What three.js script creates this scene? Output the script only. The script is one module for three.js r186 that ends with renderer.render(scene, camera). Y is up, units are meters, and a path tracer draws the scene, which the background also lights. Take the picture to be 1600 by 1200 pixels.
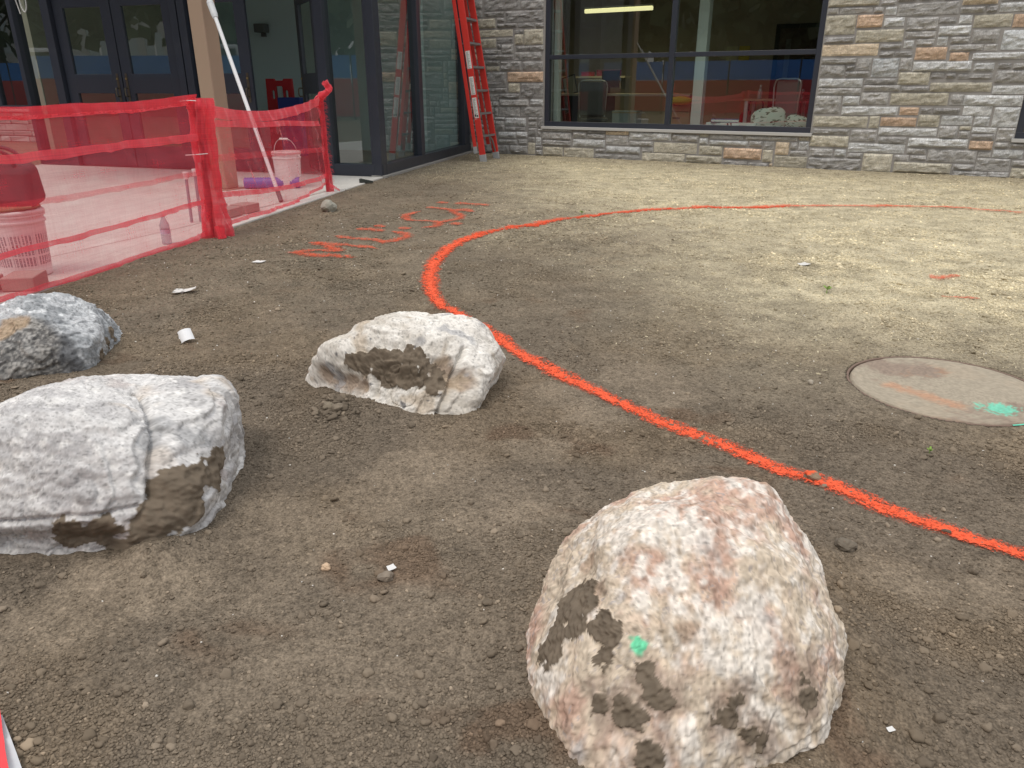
import * as THREE from 'three';
import { RoundedBoxGeometry } from 'three/addons/geometries/RoundedBoxGeometry.js';
import { mergeGeometries, mergeVertices } from 'three/addons/utils/BufferGeometryUtils.js';
import { RectAreaLightUniformsLib } from 'three/addons/lights/RectAreaLightUniformsLib.js';

// ---------------------------------------------------------------- camera, sky, sun, exposure
const scene = new THREE.Scene();
const camera = new THREE.PerspectiveCamera(54.3, 4 / 3, 0.05, 600);
camera.position.set(0, 1.05, 0);
camera.rotation.x = -21.548 * Math.PI / 180;
const renderer = new THREE.WebGLRenderer();
renderer.toneMapping = THREE.LinearToneMapping;
renderer.toneMappingExposure = 1.0;
renderer.shadowMap.enabled = true;
{ // overcast sky: brightest overhead, a third as bright at the horizon, the same all round
  const W = 32, Hh = 64, d = new Float32Array(W * Hh * 4);
  for (let j = 0; j < Hh; j++) {
    const el = ((j + 0.5) / Hh - 0.5) * Math.PI, l = el > 0 ? (1 + 2 * Math.sin(el)) / 3 : 0.25;
    for (let i = 0; i < W; i++) d.set([1.34 * l, 1.36 * l, 1.40 * l, 1], (j * W + i) * 4);
  }
  const t = new THREE.DataTexture(d, W, Hh, THREE.RGBAFormat, THREE.FloatType);
  t.mapping = THREE.EquirectangularReflectionMapping; t.magFilter = THREE.LinearFilter; t.needsUpdate = true;
  scene.background = t; scene.environment = t;
}
const sun = new THREE.DirectionalLight(0xfff4e6, 1.3);
sun.position.set(-8, 24, 9); sun.castShadow = true; sun.shadow.radius = 40;
Object.assign(sun.shadow.camera, { left: -20, right: 20, top: 20, bottom: -20, far: 80 });
sun.shadow.mapSize.set(2048, 2048);
scene.add(sun, sun.target);
RectAreaLightUniformsLib.init();

// ---------------------------------------------------------------- helpers
let seed = 7;
const rnd = () => { seed = (seed + 0x6D2B79F5) | 0; let t = Math.imul(seed ^ (seed >>> 15), 1 | seed); t = (t + Math.imul(t ^ (t >>> 7), 61 | t)) ^ t; return ((t ^ (t >>> 14)) >>> 0) / 4294967296; };
const rr = (a, b) => a + (b - a) * rnd();
const gauss = () => (rnd() + rnd() + rnd() + rnd() - 2) * 1.0;
const clamp = (x, a = 0, b = 1) => x < a ? a : x > b ? b : x;
const sm = (a, b, x) => { const t = clamp((x - a) / (b - a)); return t * t * (3 - 2 * t); };
const mix = (a, b, t) => a + (b - a) * t;
const mix3 = (a, b, t) => [mix(a[0], b[0], t), mix(a[1], b[1], t), mix(a[2], b[2], t)];
const hash3 = (x, y, z) => { let h = Math.imul(x, 374761393) ^ Math.imul(y, 668265263) ^ Math.imul(z, 1274126177); h = Math.imul(h ^ (h >>> 13), 1103515245); return ((h ^ (h >>> 16)) >>> 0) / 4294967296; };
function noise(x, y, z) { // value noise, -1..1
  const xi = Math.floor(x), yi = Math.floor(y), zi = Math.floor(z);
  let u = x - xi, v = y - yi, w = z - zi; u = u * u * (3 - 2 * u); v = v * v * (3 - 2 * v); w = w * w * (3 - 2 * w);
  const a = mix(mix(hash3(xi, yi, zi), hash3(xi + 1, yi, zi), u), mix(hash3(xi, yi + 1, zi), hash3(xi + 1, yi + 1, zi), u), v);
  const b = mix(mix(hash3(xi, yi, zi + 1), hash3(xi + 1, yi, zi + 1), u), mix(hash3(xi, yi + 1, zi + 1), hash3(xi + 1, yi + 1, zi + 1), u), v);
  return mix(a, b, w) * 2 - 1;
}
function fbm(x, y, z, o = 4) { let s = 0, a = 0.5, f = 1; for (let i = 0; i < o; i++) { s += a * noise(x * f + i * 17.3, y * f - i * 9.1, z * f + i * 5.7); a *= 0.5; f *= 2.03; } return s; }
const ridge = (x, y, z, o = 3) => { let s = 0, a = 0.5, f = 1; for (let i = 0; i < o; i++) { s += a * (1 - Math.abs(noise(x * f + i * 31, y * f, z * f))); a *= 0.5; f *= 2.1; } return s; };

const taken = {};
const numbered = n => { const k = taken[n] = (taken[n] ?? -1) + 1; return k ? n + '_' + String(k).padStart(3, '0') : n; };
function mat(r, g, b, rough = 0.8, extra = {}) { const m = new THREE.MeshPhysicalMaterial({ roughness: rough, metalness: 0, ...extra }); m.color.setRGB(r, g, b); return m; }
function mesh(name, geo, m, parent = scene) { const o = new THREE.Mesh(geo, m); o.name = parent === scene ? numbered(name) : name; o.castShadow = o.receiveShadow = true; parent.add(o); return o; }
function tag(o, label, category, group, kind) { o.userData = { label, category }; if (group) o.userData.group = group; if (kind) o.userData.kind = kind; return o; }
function thing(name, label, category, pos = [0, 0, 0], turn = 0, group) { const o = new THREE.Group(); o.name = numbered(name); o.position.set(...pos); o.rotation.y = turn; scene.add(o); return tag(o, label, category, group); }
function struct(name, geo, m) { const o = mesh(name, geo, m); o.userData = { kind: 'structure' }; return o; }
function box(x0, x1, y0, y1, z0, z1, r = 0) { const g = r ? new RoundedBoxGeometry(x1 - x0, y1 - y0, z1 - z0, 1, r) : new THREE.BoxGeometry(x1 - x0, y1 - y0, z1 - z0); g.translate((x0 + x1) / 2, (y0 + y1) / 2, (z0 + z1) / 2); return g; }
function bar(a, b, w, h, up = new THREE.Vector3(0, 1, 0), r = 0) { // box from a to b; w along the side, h along up
  const A = new THREE.Vector3(...a), B = new THREE.Vector3(...b), d = B.clone().sub(A), L = d.length(); d.normalize();
  const s = new THREE.Vector3().crossVectors(up, d).normalize(), u = new THREE.Vector3().crossVectors(d, s);
  const g = r ? new RoundedBoxGeometry(w, h, L, 1, r) : new THREE.BoxGeometry(w, h, L);
  g.applyMatrix4(new THREE.Matrix4().makeBasis(s, u, d)); g.translate((A.x + B.x) / 2, (A.y + B.y) / 2, (A.z + B.z) / 2); return g;
}
function tube(pts, r, seg = 24, rad = 8, closed = false) { return new THREE.TubeGeometry(new THREE.CatmullRomCurve3(pts.map(p => new THREE.Vector3(...p)), closed), seg, r, rad, closed); }
function rod(a, b, r0, r1 = r0, n = 12) { const A = new THREE.Vector3(...a), B = new THREE.Vector3(...b), d = B.clone().sub(A); const g = new THREE.CylinderGeometry(r1, r0, d.length(), n); g.applyQuaternion(new THREE.Quaternion().setFromUnitVectors(new THREE.Vector3(0, 1, 0), d.clone().normalize())); g.translate((A.x + B.x) / 2, (A.y + B.y) / 2, (A.z + B.z) / 2); return g; }
const lathe = (pts, n = 32) => new THREE.LatheGeometry(pts.map(p => new THREE.Vector2(...p)), n);
const merge = gs => mergeGeometries(gs.map(g => { const q = g.index ? g.toNonIndexed() : g; for (const k of Object.keys(q.attributes)) if (k !== 'position' && k !== 'normal' && k !== 'uv') q.deleteAttribute(k); return q; }));
function canvasTex(w, h, draw) { const c = document.createElement('canvas'); c.width = w; c.height = h; draw(c.getContext('2d'), w, h); const t = new THREE.CanvasTexture(c); t.colorSpace = THREE.SRGBColorSpace; return t; }

// ---------------------------------------------------------------- the plan of the place
// W: stone wall, D: front of the entrance, S: its glazed side that runs back to the stone wall. Local x runs along, y up, z outwards.
const SW = [-0.728, 0, -13.805], SD = [-1.629, 0, -9.716], tW = -30.14 * Math.PI / 180, tD = -17.69 * Math.PI / 180, tS = 77.57 * Math.PI / 180, LS = 4.187;
const D2 = (t, z) => [SD[0] + t * Math.cos(tD) + z * Math.sin(tD), SD[2] - t * Math.sin(tD) + z * Math.cos(tD)];
const LD = D2(-5.53, 0);
const ROCKS = {"pink":{"C":[0.343,-0.02,-1.234],"N":[[0.08,0.97,0.21,0.371],[-0.34,0.93,-0.17,0.345],[0.46,0.88,-0.14,0.422],[-0.29,0.82,0.48,0.344],[-0.12,0.78,-0.62,0.345],[0.56,0.72,0.41,0.351],[-0.73,0.68,0.08,0.311],[0.52,0.62,-0.59,0.405],[0.02,0.57,0.82,0.352],[-0.59,0.53,-0.62,0.334],[0.88,0.47,0.06,0.327],[-0.71,0.43,0.57,0.407],[0.14,0.38,-0.92,0.336],[0.52,0.32,0.79,0.345],[-0.93,0.28,-0.23,0.314],[0.86,0.22,-0.47,0.343],[-0.32,0.18,0.93,0.429],[-0.4,0.12,-0.91,0.328],[0.91,0.07,0.4,0.312],[-0.95,0.03,0.32,0.35],[0.48,-0.02,-0.88,0.328],[0.23,-0.07,0.97,0.354],[-0.82,-0.12,-0.55,0.315],[0.97,-0.18,-0.15,0.345],[-0.61,-0.23,0.76,0.434],[-0.06,-0.27,-0.96,0.331],[0.68,-0.32,0.66,0.308],[-0.93,-0.38,-0.02,0.348],[0.68,-0.43,-0.59,0.327],[-0.1,-0.48,0.87,0.366],[-0.5,-0.52,-0.69,0.33],[0.0,0.75,0.66,0.339],[-0.2,0.97,-0.1,0.357]],"k":12,"f":{"soil":[[-0.237,0.187,0.071],[-0.218,0.201,0.118],[-0.249,0.168,0.106],[-0.264,0.144,0.133],[-0.274,0.124,0.15],[-0.233,0.178,0.146],[-0.211,0.213,0.09],[-0.192,0.205,0.179],[-0.192,0.178,0.23],[-0.177,0.202,0.202]],"soil2":[[-0.168,0.135,0.294],[-0.149,0.127,0.307],[-0.114,0.158,0.285],[-0.099,0.151,0.294],[-0.169,0.123,0.304],[-0.125,0.169,0.273],[0.013,0.152,0.295],[0.007,0.13,0.31],[0.067,0.089,0.318],[0.042,0.1,0.321],[0.139,0.163,0.25],[0.142,0.131,0.268],[-0.204,0.125,0.284],[-0.119,0.082,0.342]],"green":[[-0.132,0.205,0.229]],"fold":[[-0.075,0.294,0.11],[-0.088,0.265,0.159],[-0.102,0.226,0.212],[-0.098,0.192,0.252]],"white":[[-0.057,0.269,0.165],[-0.036,0.289,0.141],[-0.07,0.242,0.199],[-0.07,0.216,0.231],[0.078,0.179,0.262],[0.049,0.246,0.203],[0.219,0.226,0.093],[0.218,0.208,0.128],[0.049,0.105,0.317],[0.095,0.116,0.297]]}},"grey":{"C":[-1.227,-0.02,-1.883],"N":[[0.08,0.98,0.19,0.414],[-0.32,0.93,-0.16,0.313],[0.44,0.89,-0.13,0.482],[-0.28,0.85,0.45,0.405],[-0.12,0.8,-0.58,0.306],[0.52,0.76,0.38,0.466],[-0.69,0.72,0.08,0.298],[0.49,0.67,-0.55,0.537],[0.02,0.63,0.78,0.423],[-0.56,0.59,-0.59,0.425],[0.84,0.54,0.06,0.537],[-0.68,0.5,0.54,0.464],[0.14,0.46,-0.88,0.418],[0.5,0.41,0.76,0.529],[-0.9,0.37,-0.22,0.494],[0.83,0.33,-0.45,0.582],[-0.31,0.28,0.91,0.386],[-0.39,0.24,-0.89,0.381],[0.9,0.2,0.4,0.6],[-0.94,0.15,0.32,0.511],[0.48,0.11,-0.87,0.481],[0.23,0.07,0.97,0.449],[-0.83,0.02,-0.56,0.462],[0.99,-0.02,-0.15,0.443],[-0.63,-0.07,0.78,0.446],[-0.06,-0.11,-0.99,0.361],[0.71,-0.15,0.69,0.605],[-0.98,-0.2,-0.03,0.514],[0.73,-0.24,-0.64,0.406],[-0.11,-0.28,0.95,0.447],[-0.56,-0.33,-0.76,0.408],[0.91,-0.37,0.19,0.467],[-0.78,-0.41,0.47,0.483],[0.25,-0.46,-0.85,0.394],[0.38,-0.5,0.78,0.429],[-0.78,-0.54,-0.31,0.471],[-0.05,0.55,0.83,0.417],[0.1,0.99,-0.1,0.342],[0.93,0.2,0.3,0.58]],"k":18,"f":{"soil":[[0.459,0.16,0.134],[0.454,0.161,0.194],[0.435,0.16,0.249],[0.408,0.169,0.277],[0.393,0.156,0.306],[0.375,0.135,0.332],[0.364,0.095,0.352],[0.35,0.064,0.361],[0.433,0.112,0.295],[0.325,0.041,0.371],[0.273,0.109,0.379],[0.202,0.104,0.394],[0.356,0.033,0.359]],"crack":[[0.234,0.324,0.037],[0.294,0.316,0.109],[0.325,0.296,0.163],[0.345,0.261,0.215],[0.354,0.227,0.263],[0.361,0.19,0.301],[0.368,0.163,0.319]],"crack2":[[0.344,0.151,0.341],[0.296,0.148,0.361],[0.241,0.143,0.376],[0.194,0.149,0.379],[0.164,0.141,0.384],[0.103,0.139,0.386],[0.036,0.132,0.38]],"dark":[[0.327,0.288,0.18],[0.335,0.264,0.221],[0.342,0.284,0.17],[0.401,0.244,0.164],[0.428,0.23,0.135]],"under":[[0.035,0.053,0.41],[0.101,0.056,0.415],[0.161,0.06,0.41],[0.218,0.064,0.399],[0.261,0.06,0.388]],"ledge":[[0.218,0.214,0.339],[0.248,0.208,0.34],[0.271,0.197,0.341]]}},"cream":{"C":[-0.382,-0.02,-2.592],"N":[[0.08,0.98,0.19,0.329],[-0.32,0.93,-0.16,0.327],[0.44,0.89,-0.13,0.398],[-0.28,0.85,0.45,0.306],[-0.12,0.8,-0.58,0.329],[0.52,0.76,0.38,0.335],[-0.69,0.72,0.08,0.408],[0.49,0.67,-0.55,0.378],[0.02,0.63,0.78,0.276],[-0.56,0.59,-0.59,0.298],[0.84,0.54,0.06,0.392],[-0.68,0.5,0.54,0.38],[0.14,0.46,-0.88,0.266],[0.5,0.41,0.76,0.378],[-0.9,0.37,-0.22,0.476],[0.83,0.33,-0.45,0.39],[-0.31,0.28,0.91,0.226],[-0.39,0.24,-0.89,0.294],[0.9,0.2,0.4,0.387],[-0.94,0.15,0.32,0.467],[0.48,0.11,-0.87,0.292],[0.23,0.07,0.97,0.318],[-0.83,0.02,-0.56,0.456],[0.99,-0.02,-0.15,0.384],[-0.63,-0.07,0.78,0.219],[-0.06,-0.11,-0.99,0.266],[0.71,-0.15,0.69,0.403],[-0.98,-0.2,-0.03,0.495],[0.73,-0.24,-0.64,0.323],[-0.11,-0.28,0.95,0.295],[-0.56,-0.33,-0.76,0.345],[0.91,-0.37,0.19,0.27],[-0.78,-0.41,0.47,0.387],[0.25,-0.46,-0.85,0.271],[0.38,-0.5,0.78,0.336],[-0.78,-0.54,-0.31,0.418],[-0.1,0.35,0.93,0.284],[0.0,1.0,-0.05,0.299]],"k":18,"f":{"soil":[[-0.154,0.195,0.132],[-0.106,0.2,0.147],[-0.06,0.21,0.157],[-0.014,0.218,0.164],[0.03,0.229,0.162],[0.064,0.22,0.171],[0.098,0.198,0.189],[0.131,0.17,0.209],[0.143,0.147,0.224],[0.088,0.155,0.215],[0.032,0.172,0.197],[-0.025,0.177,0.181],[-0.083,0.171,0.165],[-0.142,0.175,0.143],[-0.048,0.143,0.185],[0.021,0.145,0.206],[0.121,0.137,0.229],[-0.184,0.185,0.123]],"brown":[[-0.306,0.101,0.043],[-0.257,0.097,0.082],[-0.209,0.1,0.119],[-0.157,0.101,0.153],[0.175,0.165,0.211],[0.224,0.149,0.214],[0.142,0.188,0.195]],"crack":[[0.214,0.227,0.123],[0.206,0.201,0.167],[0.196,0.164,0.208],[0.192,0.138,0.23],[0.17,0.11,0.248],[0.149,0.08,0.26],[0.127,0.027,0.274]],"notch":[[-0.098,0.138,0.17],[-0.093,0.106,0.182],[-0.097,0.073,0.188]]}},"dark":{"C":[-1.966,-0.02,-3.048],"N":[[0.08,0.98,0.19,0.334],[-0.32,0.93,-0.16,0.254],[0.44,0.89,-0.13,0.247],[-0.28,0.85,0.45,0.317],[-0.12,0.8,-0.58,0.252],[0.52,0.76,0.38,0.386],[-0.69,0.72,0.08,0.368],[0.49,0.67,-0.55,0.277],[0.02,0.63,0.78,0.404],[-0.56,0.59,-0.59,0.359],[0.84,0.54,0.06,0.404],[-0.68,0.5,0.54,0.388],[0.14,0.46,-0.88,0.367],[0.5,0.41,0.76,0.461],[-0.9,0.37,-0.22,0.399],[0.83,0.33,-0.45,0.25],[-0.31,0.28,0.91,0.437],[-0.39,0.24,-0.89,0.361],[0.9,0.2,0.4,0.497],[-0.94,0.15,0.32,0.417],[0.48,0.11,-0.87,0.388],[0.23,0.07,0.97,0.434],[-0.83,0.02,-0.56,0.391],[0.99,-0.02,-0.15,0.264],[-0.63,-0.07,0.78,0.397],[-0.06,-0.11,-0.99,0.364],[0.71,-0.15,0.69,0.511],[-0.98,-0.2,-0.03,0.414],[0.73,-0.24,-0.64,0.393],[-0.11,-0.28,0.95,0.455],[-0.56,-0.33,-0.76,0.366],[0.91,-0.37,0.19,0.437],[-0.78,-0.41,0.47,0.399],[0.25,-0.46,-0.85,0.363],[0.38,-0.5,0.78,0.34],[-0.78,-0.54,-0.31,0.38],[-0.1,0.2,0.97,0.465],[0.1,0.93,0.36,0.328]],"k":18,"f":{"dark":[[0.142,0.213,0.287],[0.182,0.19,0.313],[0.214,0.165,0.329],[0.242,0.136,0.337],[0.259,0.107,0.341],[0.22,0.113,0.359],[0.202,0.077,0.368],[0.231,0.073,0.355],[0.178,0.18,0.329],[0.214,0.04,0.351],[0.268,0.082,0.339]],"soil":[[0.248,0.103,-0.013],[0.275,0.085,0.064],[0.246,0.079,-0.032],[0.292,0.06,0.163]],"brown":[[0.027,0.221,0.277],[0.062,0.227,0.271],[0.028,0.204,0.309]],"front":[[0.044,0.184,0.341],[0.071,0.195,0.329],[0.108,0.195,0.328],[0.14,0.183,0.339],[0.071,0.156,0.373],[0.113,0.156,0.371],[0.154,0.134,0.375],[0.062,0.109,0.401],[0.102,0.107,0.396],[0.145,0.093,0.388],[0.168,0.062,0.378],[0.063,0.062,0.409],[0.104,0.05,0.398],[0.141,0.044,0.384]]}}};
const edgeX = z => z > -9.716 ? -2.80 + (-3 - z) * 0.1757 : -1.629 + 0.2204 * (-9.716 - z);
const wallZ = x => 0.581 * x - 13.383;
const MAN = [1.63, -2.609, 0.353];

const inBuilding = (x, z) => { const a = x - SD[0], c = z - SD[2], t = a * Math.cos(tD) - c * Math.sin(tD), d = a * Math.sin(tD) + c * Math.cos(tD); return d < -0.02 && t > -5.5; };
function rockR(R, dx, dy, dz) { let s = 0; for (const n of R.N) { const a = n[0] * dx + n[1] * dy + n[2] * dz; if (a > 0) s += Math.pow(a / n[3], R.k); } return Math.pow(s, -1 / R.k); }
function rockF(R, x, y, z) { const a = x - R.C[0], b = y - R.C[1], c = z - R.C[2], l = Math.hypot(a, b, c) || 1e-6; return l - rockR(R, a / l, b / l, c / l); }

// ---------------------------------------------------------------- soil
const PATCH = [[-0.29, -1.87, .16], [-0.31, -1.76, .12], [-0.29, -2.02, .12], [-0.17, -1.67, .12], [-0.63, -1.73, .1], [-0.57, -1.64, .12], [0.03, -1.73, .09], [0.92, -1.40, .1], [1.03, -1.36, .09], [0.19, -2.53, .16], [0.29, -2.36, .12], [0.52, -2.73, .18], [0.56, -2.53, .12], [0.06, -2.11, .12], [-0.85, -1.40, .14], [-0.95, -1.28, .12]];
function compact(x, z) { // trodden, dry and smooth spots
  let m = sm(0.12, 0.42, fbm(x * 1.7 + 3, 2, z * 1.3, 4)) * 0.55;
  for (const [px, pz, r] of PATCH) { const d = Math.hypot(x - px, (z - pz) * 1.25) / r; if (d < 1.8) m = Math.max(m, 1 - sm(0.6, 1.5, d + 0.7 * fbm(x * 13, 1, z * 13, 3))); }
  return m;
}
function straw(x, z) { // seed and chopped straw strewn over the far right
  const u = (x - 0.05) + 0.22 * (-z - 5.2) + 0.9 * fbm(x * 0.9, 9, z * 0.7, 3);
  return sm(-0.5, 2.6, u) * sm(1.8, 4.2, -z) * (1 - 0.45 * sm(1.3, 0.2, (z - wallZ(x)) * 0.865));
}
const RF = Object.values(ROCKS);
const MOUND = [[-0.84, -1.50, .12, .03], [-1.30, -2.62, .22, .05], [-0.62, -2.37, .12, .03], [-0.50, -2.32, .14, .03], [0.70, -1.50, .18, .03], [0.66, -1.25, .12, .03]];
function soilY(x, z, fine = true) {
  let h = 0.020 * fbm(x * 0.8, 5, z * 0.8, 3);
  const near = sm(14, 1, Math.hypot(x, z)), c = fine ? compact(x, z) : 0, lump = sm(-0.15, 0.3, fbm(x * 1.1 + 40, 3, z * 1.1, 3)) * (1 - 0.8 * c);
  if (fine) {
    h += 0.011 * fbm(x * 4.5, 1, z * 4.5, 3) * (1 - 0.5 * c) + (0.004 + 0.013 * lump) * (fbm(x * 15, 4, z * 15, 3)) + 0.004 * near * (0.35 + lump) * ridge(x * 34, 2, z * 34, 2);
    h += 0.004 * Math.sin((x * 0.8 + z * 2.2) * 16 + 5 * fbm(x * 2, 7, z * 2, 2)) * sm(0.1, 0.5, fbm(x * 0.7 + 9, 8, z * 0.7, 2)); // rake marks
  }
  for (const [px, pz, r, a] of MOUND) { const d = Math.hypot(x - px, z - pz) / r; if (d < 2) h += a * Math.exp(-d * d * 1.6) * (1 + 0.5 * (fine ? fbm(x * 20, 2, z * 20, 2) : 0)); }
  for (const R of RF) { const d = Math.hypot(x - R.C[0], z - R.C[2]); if (d < 0.9) { const f = rockF(R, x, 0, z); if (f > -0.06 && f < 0.14) h += 0.016 * (1 - sm(0, 0.14, f)); } }
  const dm = Math.hypot(x - MAN[0], z - MAN[1]);
  if (dm < 0.6) h = mix(h, dm < 0.344 ? -0.05 : 0.0075 + 0.006 * fbm(x * 14, 1, z * 14, 3), 1 - sm(0.40, 0.58, dm));
  const e = edgeX(z) - x, w = wallZ(x) - z;
  h = mix(h * mix(1, 0.3, sm(0.8, 0, Math.min(-w, -e))), h * 0.3, 0);
  if (e > 0.04 && z < -1.2 && x > LD[0] + 0.02 && (z > -9.72 || inBuilding(x, z)) || w > 0.06 && x > -0.8) h = -0.16;
  return h;
}
function soilColor(x, z) {
  const c = compact(x, z), s = straw(x, z), n = fbm(x * 2.3, 11, z * 2.3, 4), n2 = fbm(x * 9, 13, z * 9, 3);
  let k = [0.158, 0.129, 0.098];
  k = mix3(k, [0.178, 0.140, 0.100], sm(-0.2, 0.4, n));
  k = mix3(k, [0.225, 0.182, 0.135], c * 0.75);
  k = mix3(k, [0.135, 0.095, 0.066], 0.8 * sm(0.22, 0.42, fbm(x * 3.1 + 7, 17, z * 4.2, 3)) * sm(0.1, 0.4, n2 + 0.2)); // damp reddish clay
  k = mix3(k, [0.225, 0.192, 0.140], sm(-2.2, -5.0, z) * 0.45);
  k = mix3(k, [0.56, 0.495, 0.345], clamp(s * 0.92 + s * 0.35 * n2));
  const v = 1 + 0.22 * n2; return [k[0] * v, k[1] * v, k[2] * v];
}
// tile of fine grain: colour and height, 1.3 m on a side
const TILE = 1.3;
const [grainMap, grainBump] = (() => {
  const N = 1024, hgt = new Float32Array(N * N), tone = new Float32Array(N * N);
  const pn = (x, y, P, s) => { const xi = Math.floor(x), yi = Math.floor(y); let u = x - xi, v = y - yi; u = u * u * (3 - 2 * u); v = v * v * (3 - 2 * v); const w = (a, b) => hash3(((a % P) + P) % P, ((b % P) + P) % P, s); return mix(mix(w(xi, yi), w(xi + 1, yi), u), mix(w(xi, yi + 1), w(xi + 1, yi + 1), u), v) * 2 - 1; };
  for (let j = 0; j < N; j++) for (let i = 0; i < N; i++) {
    const f = P => pn(i * P / N, j * P / N, P, P);
    hgt[j * N + i] = 0.16 * f(24) + 0.20 * f(61) + 0.22 * f(140) + 0.22 * f(330) + 0.12 * f(700);
    tone[j * N + i] = 0.08 * f(17) + 0.12 * f(53) + 0.22 * f(160) + 0.34 * f(420) + 0.12 * f(800);
  }
  for (let k = 0; k < 16000; k++) {
    const cx = rnd() * N, cy = rnd() * N, r = 1.2 + 4.5 * Math.pow(rnd(), 3), sx = rr(0.7, 1.4), a = rr(0.25, 0.6), t = rnd() < 0.07 ? rr(0.35, 0.9) : rr(-0.3, 0.28);
    for (let y = -7; y <= 7; y++) for (let x = -7; x <= 7; x++) { const d = Math.hypot(x * sx, y / sx) / r; if (d < 1) { const q = (((cy + y) | 0) + N) % N * N + (((cx + x) | 0) + N) % N; hgt[q] = Math.max(hgt[q], -0.15 + a * (1 - d * d) * r / 4); tone[q] += t * (1 - d); } }
  }
  const A = new Uint8Array(N * N * 4), B = new Uint8Array(N * N * 4);
  for (let q = 0; q < N * N; q++) { const v = clamp(0.5 * (1 + tone[q])) * 255, b = clamp(0.5 + 0.62 * hgt[q]) * 255; A.set([v, v, v, 255], q * 4); B.set([b, b, b, 255], q * 4); }
  return [A, B].map(d => { const t = new THREE.DataTexture(d, N, N); t.wrapS = t.wrapT = THREE.RepeatWrapping; t.magFilter = t.minFilter = THREE.LinearFilter; t.needsUpdate = true; return t; });
})();
{
  const xs = [], zs = [];
  for (let x = -2.1; x <= 2.5; x += 0.0092) xs.push(x);
  for (let s = 0.0092, x = 2.5; x < 260;) { s *= 1.035; x += s; xs.push(x); }
  for (let s = 0.0092, x = -2.1; x > -260;) { s *= 1.035; x -= s; xs.unshift(x); }
  for (let z = -0.72; z > -15.6;) { zs.push(z); z -= Math.max(0.0075, 0.0056 * -z); }
  for (let s = 0.1, z = zs[zs.length - 1]; z > -260;) { s *= 1.5; z -= s; zs.push(z); }
  for (let s = 0.0092, z = -0.72; z < 260;) { s *= 1.12; z += s; zs.unshift(z); }
  const nx = xs.length, nz = zs.length, P = new Float32Array(nx * nz * 3), K = new Float32Array(nx * nz * 3), U = new Float32Array(nx * nz * 2), I = [];
  for (let j = 0, q = 0; j < nz; j++) for (let i = 0; i < nx; i++, q++) {
    const x = xs[i], z = zs[j], far = (x < -16 || x > 12) || z > 2 || z < -15.6;
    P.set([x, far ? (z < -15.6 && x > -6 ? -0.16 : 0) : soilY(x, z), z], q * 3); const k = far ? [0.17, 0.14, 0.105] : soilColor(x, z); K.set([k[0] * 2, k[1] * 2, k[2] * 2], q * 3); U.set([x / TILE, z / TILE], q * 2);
    if (i && j) I.push(q - nx - 1, q - 1, q, q - nx - 1, q, q - nx);
  }
  const g = new THREE.BufferGeometry(); g.setAttribute('position', new THREE.BufferAttribute(P, 3)); g.setAttribute('color', new THREE.BufferAttribute(K, 3)); g.setAttribute('uv', new THREE.BufferAttribute(U, 2)); g.setIndex(I.map((v, n) => I[n - n % 3 + [0, 2, 1][n % 3]])); g.computeVertexNormals();
  if (g.attributes.normal.getY(10) < 0) { g.setIndex(I); g.computeVertexNormals(); }
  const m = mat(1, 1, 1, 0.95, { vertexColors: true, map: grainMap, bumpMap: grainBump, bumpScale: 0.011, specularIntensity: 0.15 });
  struct('ground', g, m);
}
console.log('ground');
// crumbs of soil, too many to count
function lump(n, detail, flat, amp) { let g = mergeVertices((() => { const q = new THREE.IcosahedronGeometry(1, detail); q.deleteAttribute('normal'); q.deleteAttribute('uv'); return q; })()); const p = g.attributes.position; for (let i = 0; i < p.count; i++) { const x = p.getX(i), y = p.getY(i), z = p.getZ(i), f = 1 + amp * fbm(x * 1.3 + n * 9, y * 1.3, z * 1.3 + n, 2) * 2; p.setXYZ(i, x * f * (1 + 0.25 * Math.sin(n)), y * f * flat, z * f); } g.computeVertexNormals(); return g; }
const onSoil = (x, z, pad = 0) => edgeX(z) - x < -0.03 && wallZ(x) - z < -0.03 && Math.hypot(x - MAN[0], z - MAN[1]) > MAN[2] + 0.03 + pad && RF.every(R => Math.hypot(x - R.C[0], z - R.C[2]) > 0.8 || rockF(R, x, 0.0, z) > 0.004 + pad);
function scatter(name, geo, m, count, region, size, color, keep, sink = 0.25, parent) {
  const M = [], Cc = [], o = new THREE.Object3D(), c = new THREE.Color();
  for (let t = 0; M.length < count && t < count * 6; t++) {
    const [x, z] = region(); if (!onSoil(x, z) || rnd() > keep(x, z)) continue;
    const s = size(x, z); o.position.set(x, soilY(x, z) + s * sink, z); o.rotation.set(rr(-0.5, 0.5), rr(0, 6.3), rr(-0.5, 0.5)); o.scale.set(s * rr(0.75, 1.3), s * rr(0.75, 1.15), s); o.updateMatrix(); M.push(o.matrix.clone()); Cc.push(color(x, z));
  }
  const im = new THREE.InstancedMesh(geo, m, M.length); M.forEach((a, i) => { im.setMatrixAt(i, a); im.setColorAt(i, c.setRGB(...Cc[i])); }); im.name = parent ? name : numbered(name); im.castShadow = im.receiveShadow = true; (parent || scene).add(im); return im;
}
const crumbMat = mat(1, 1, 1, 0.95, { specularIntensity: 0.15 });
const wedge = (d0, d1) => () => { const d = Math.sqrt(rr(d0 * d0, d1 * d1)), a = rr(-0.78, 0.78); return [d * Math.sin(a), -d * Math.cos(a)]; };
const cluster = (x, z) => clamp(0.13 + 0.87 * sm(0.02, 0.33, fbm(x * 3.2 + 5, 21, z * 3.2, 4) + 0.25 * fbm(x * 1.1, 23, z * 1.1, 2))) * (1 - 0.85 * compact(x, z));
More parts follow.
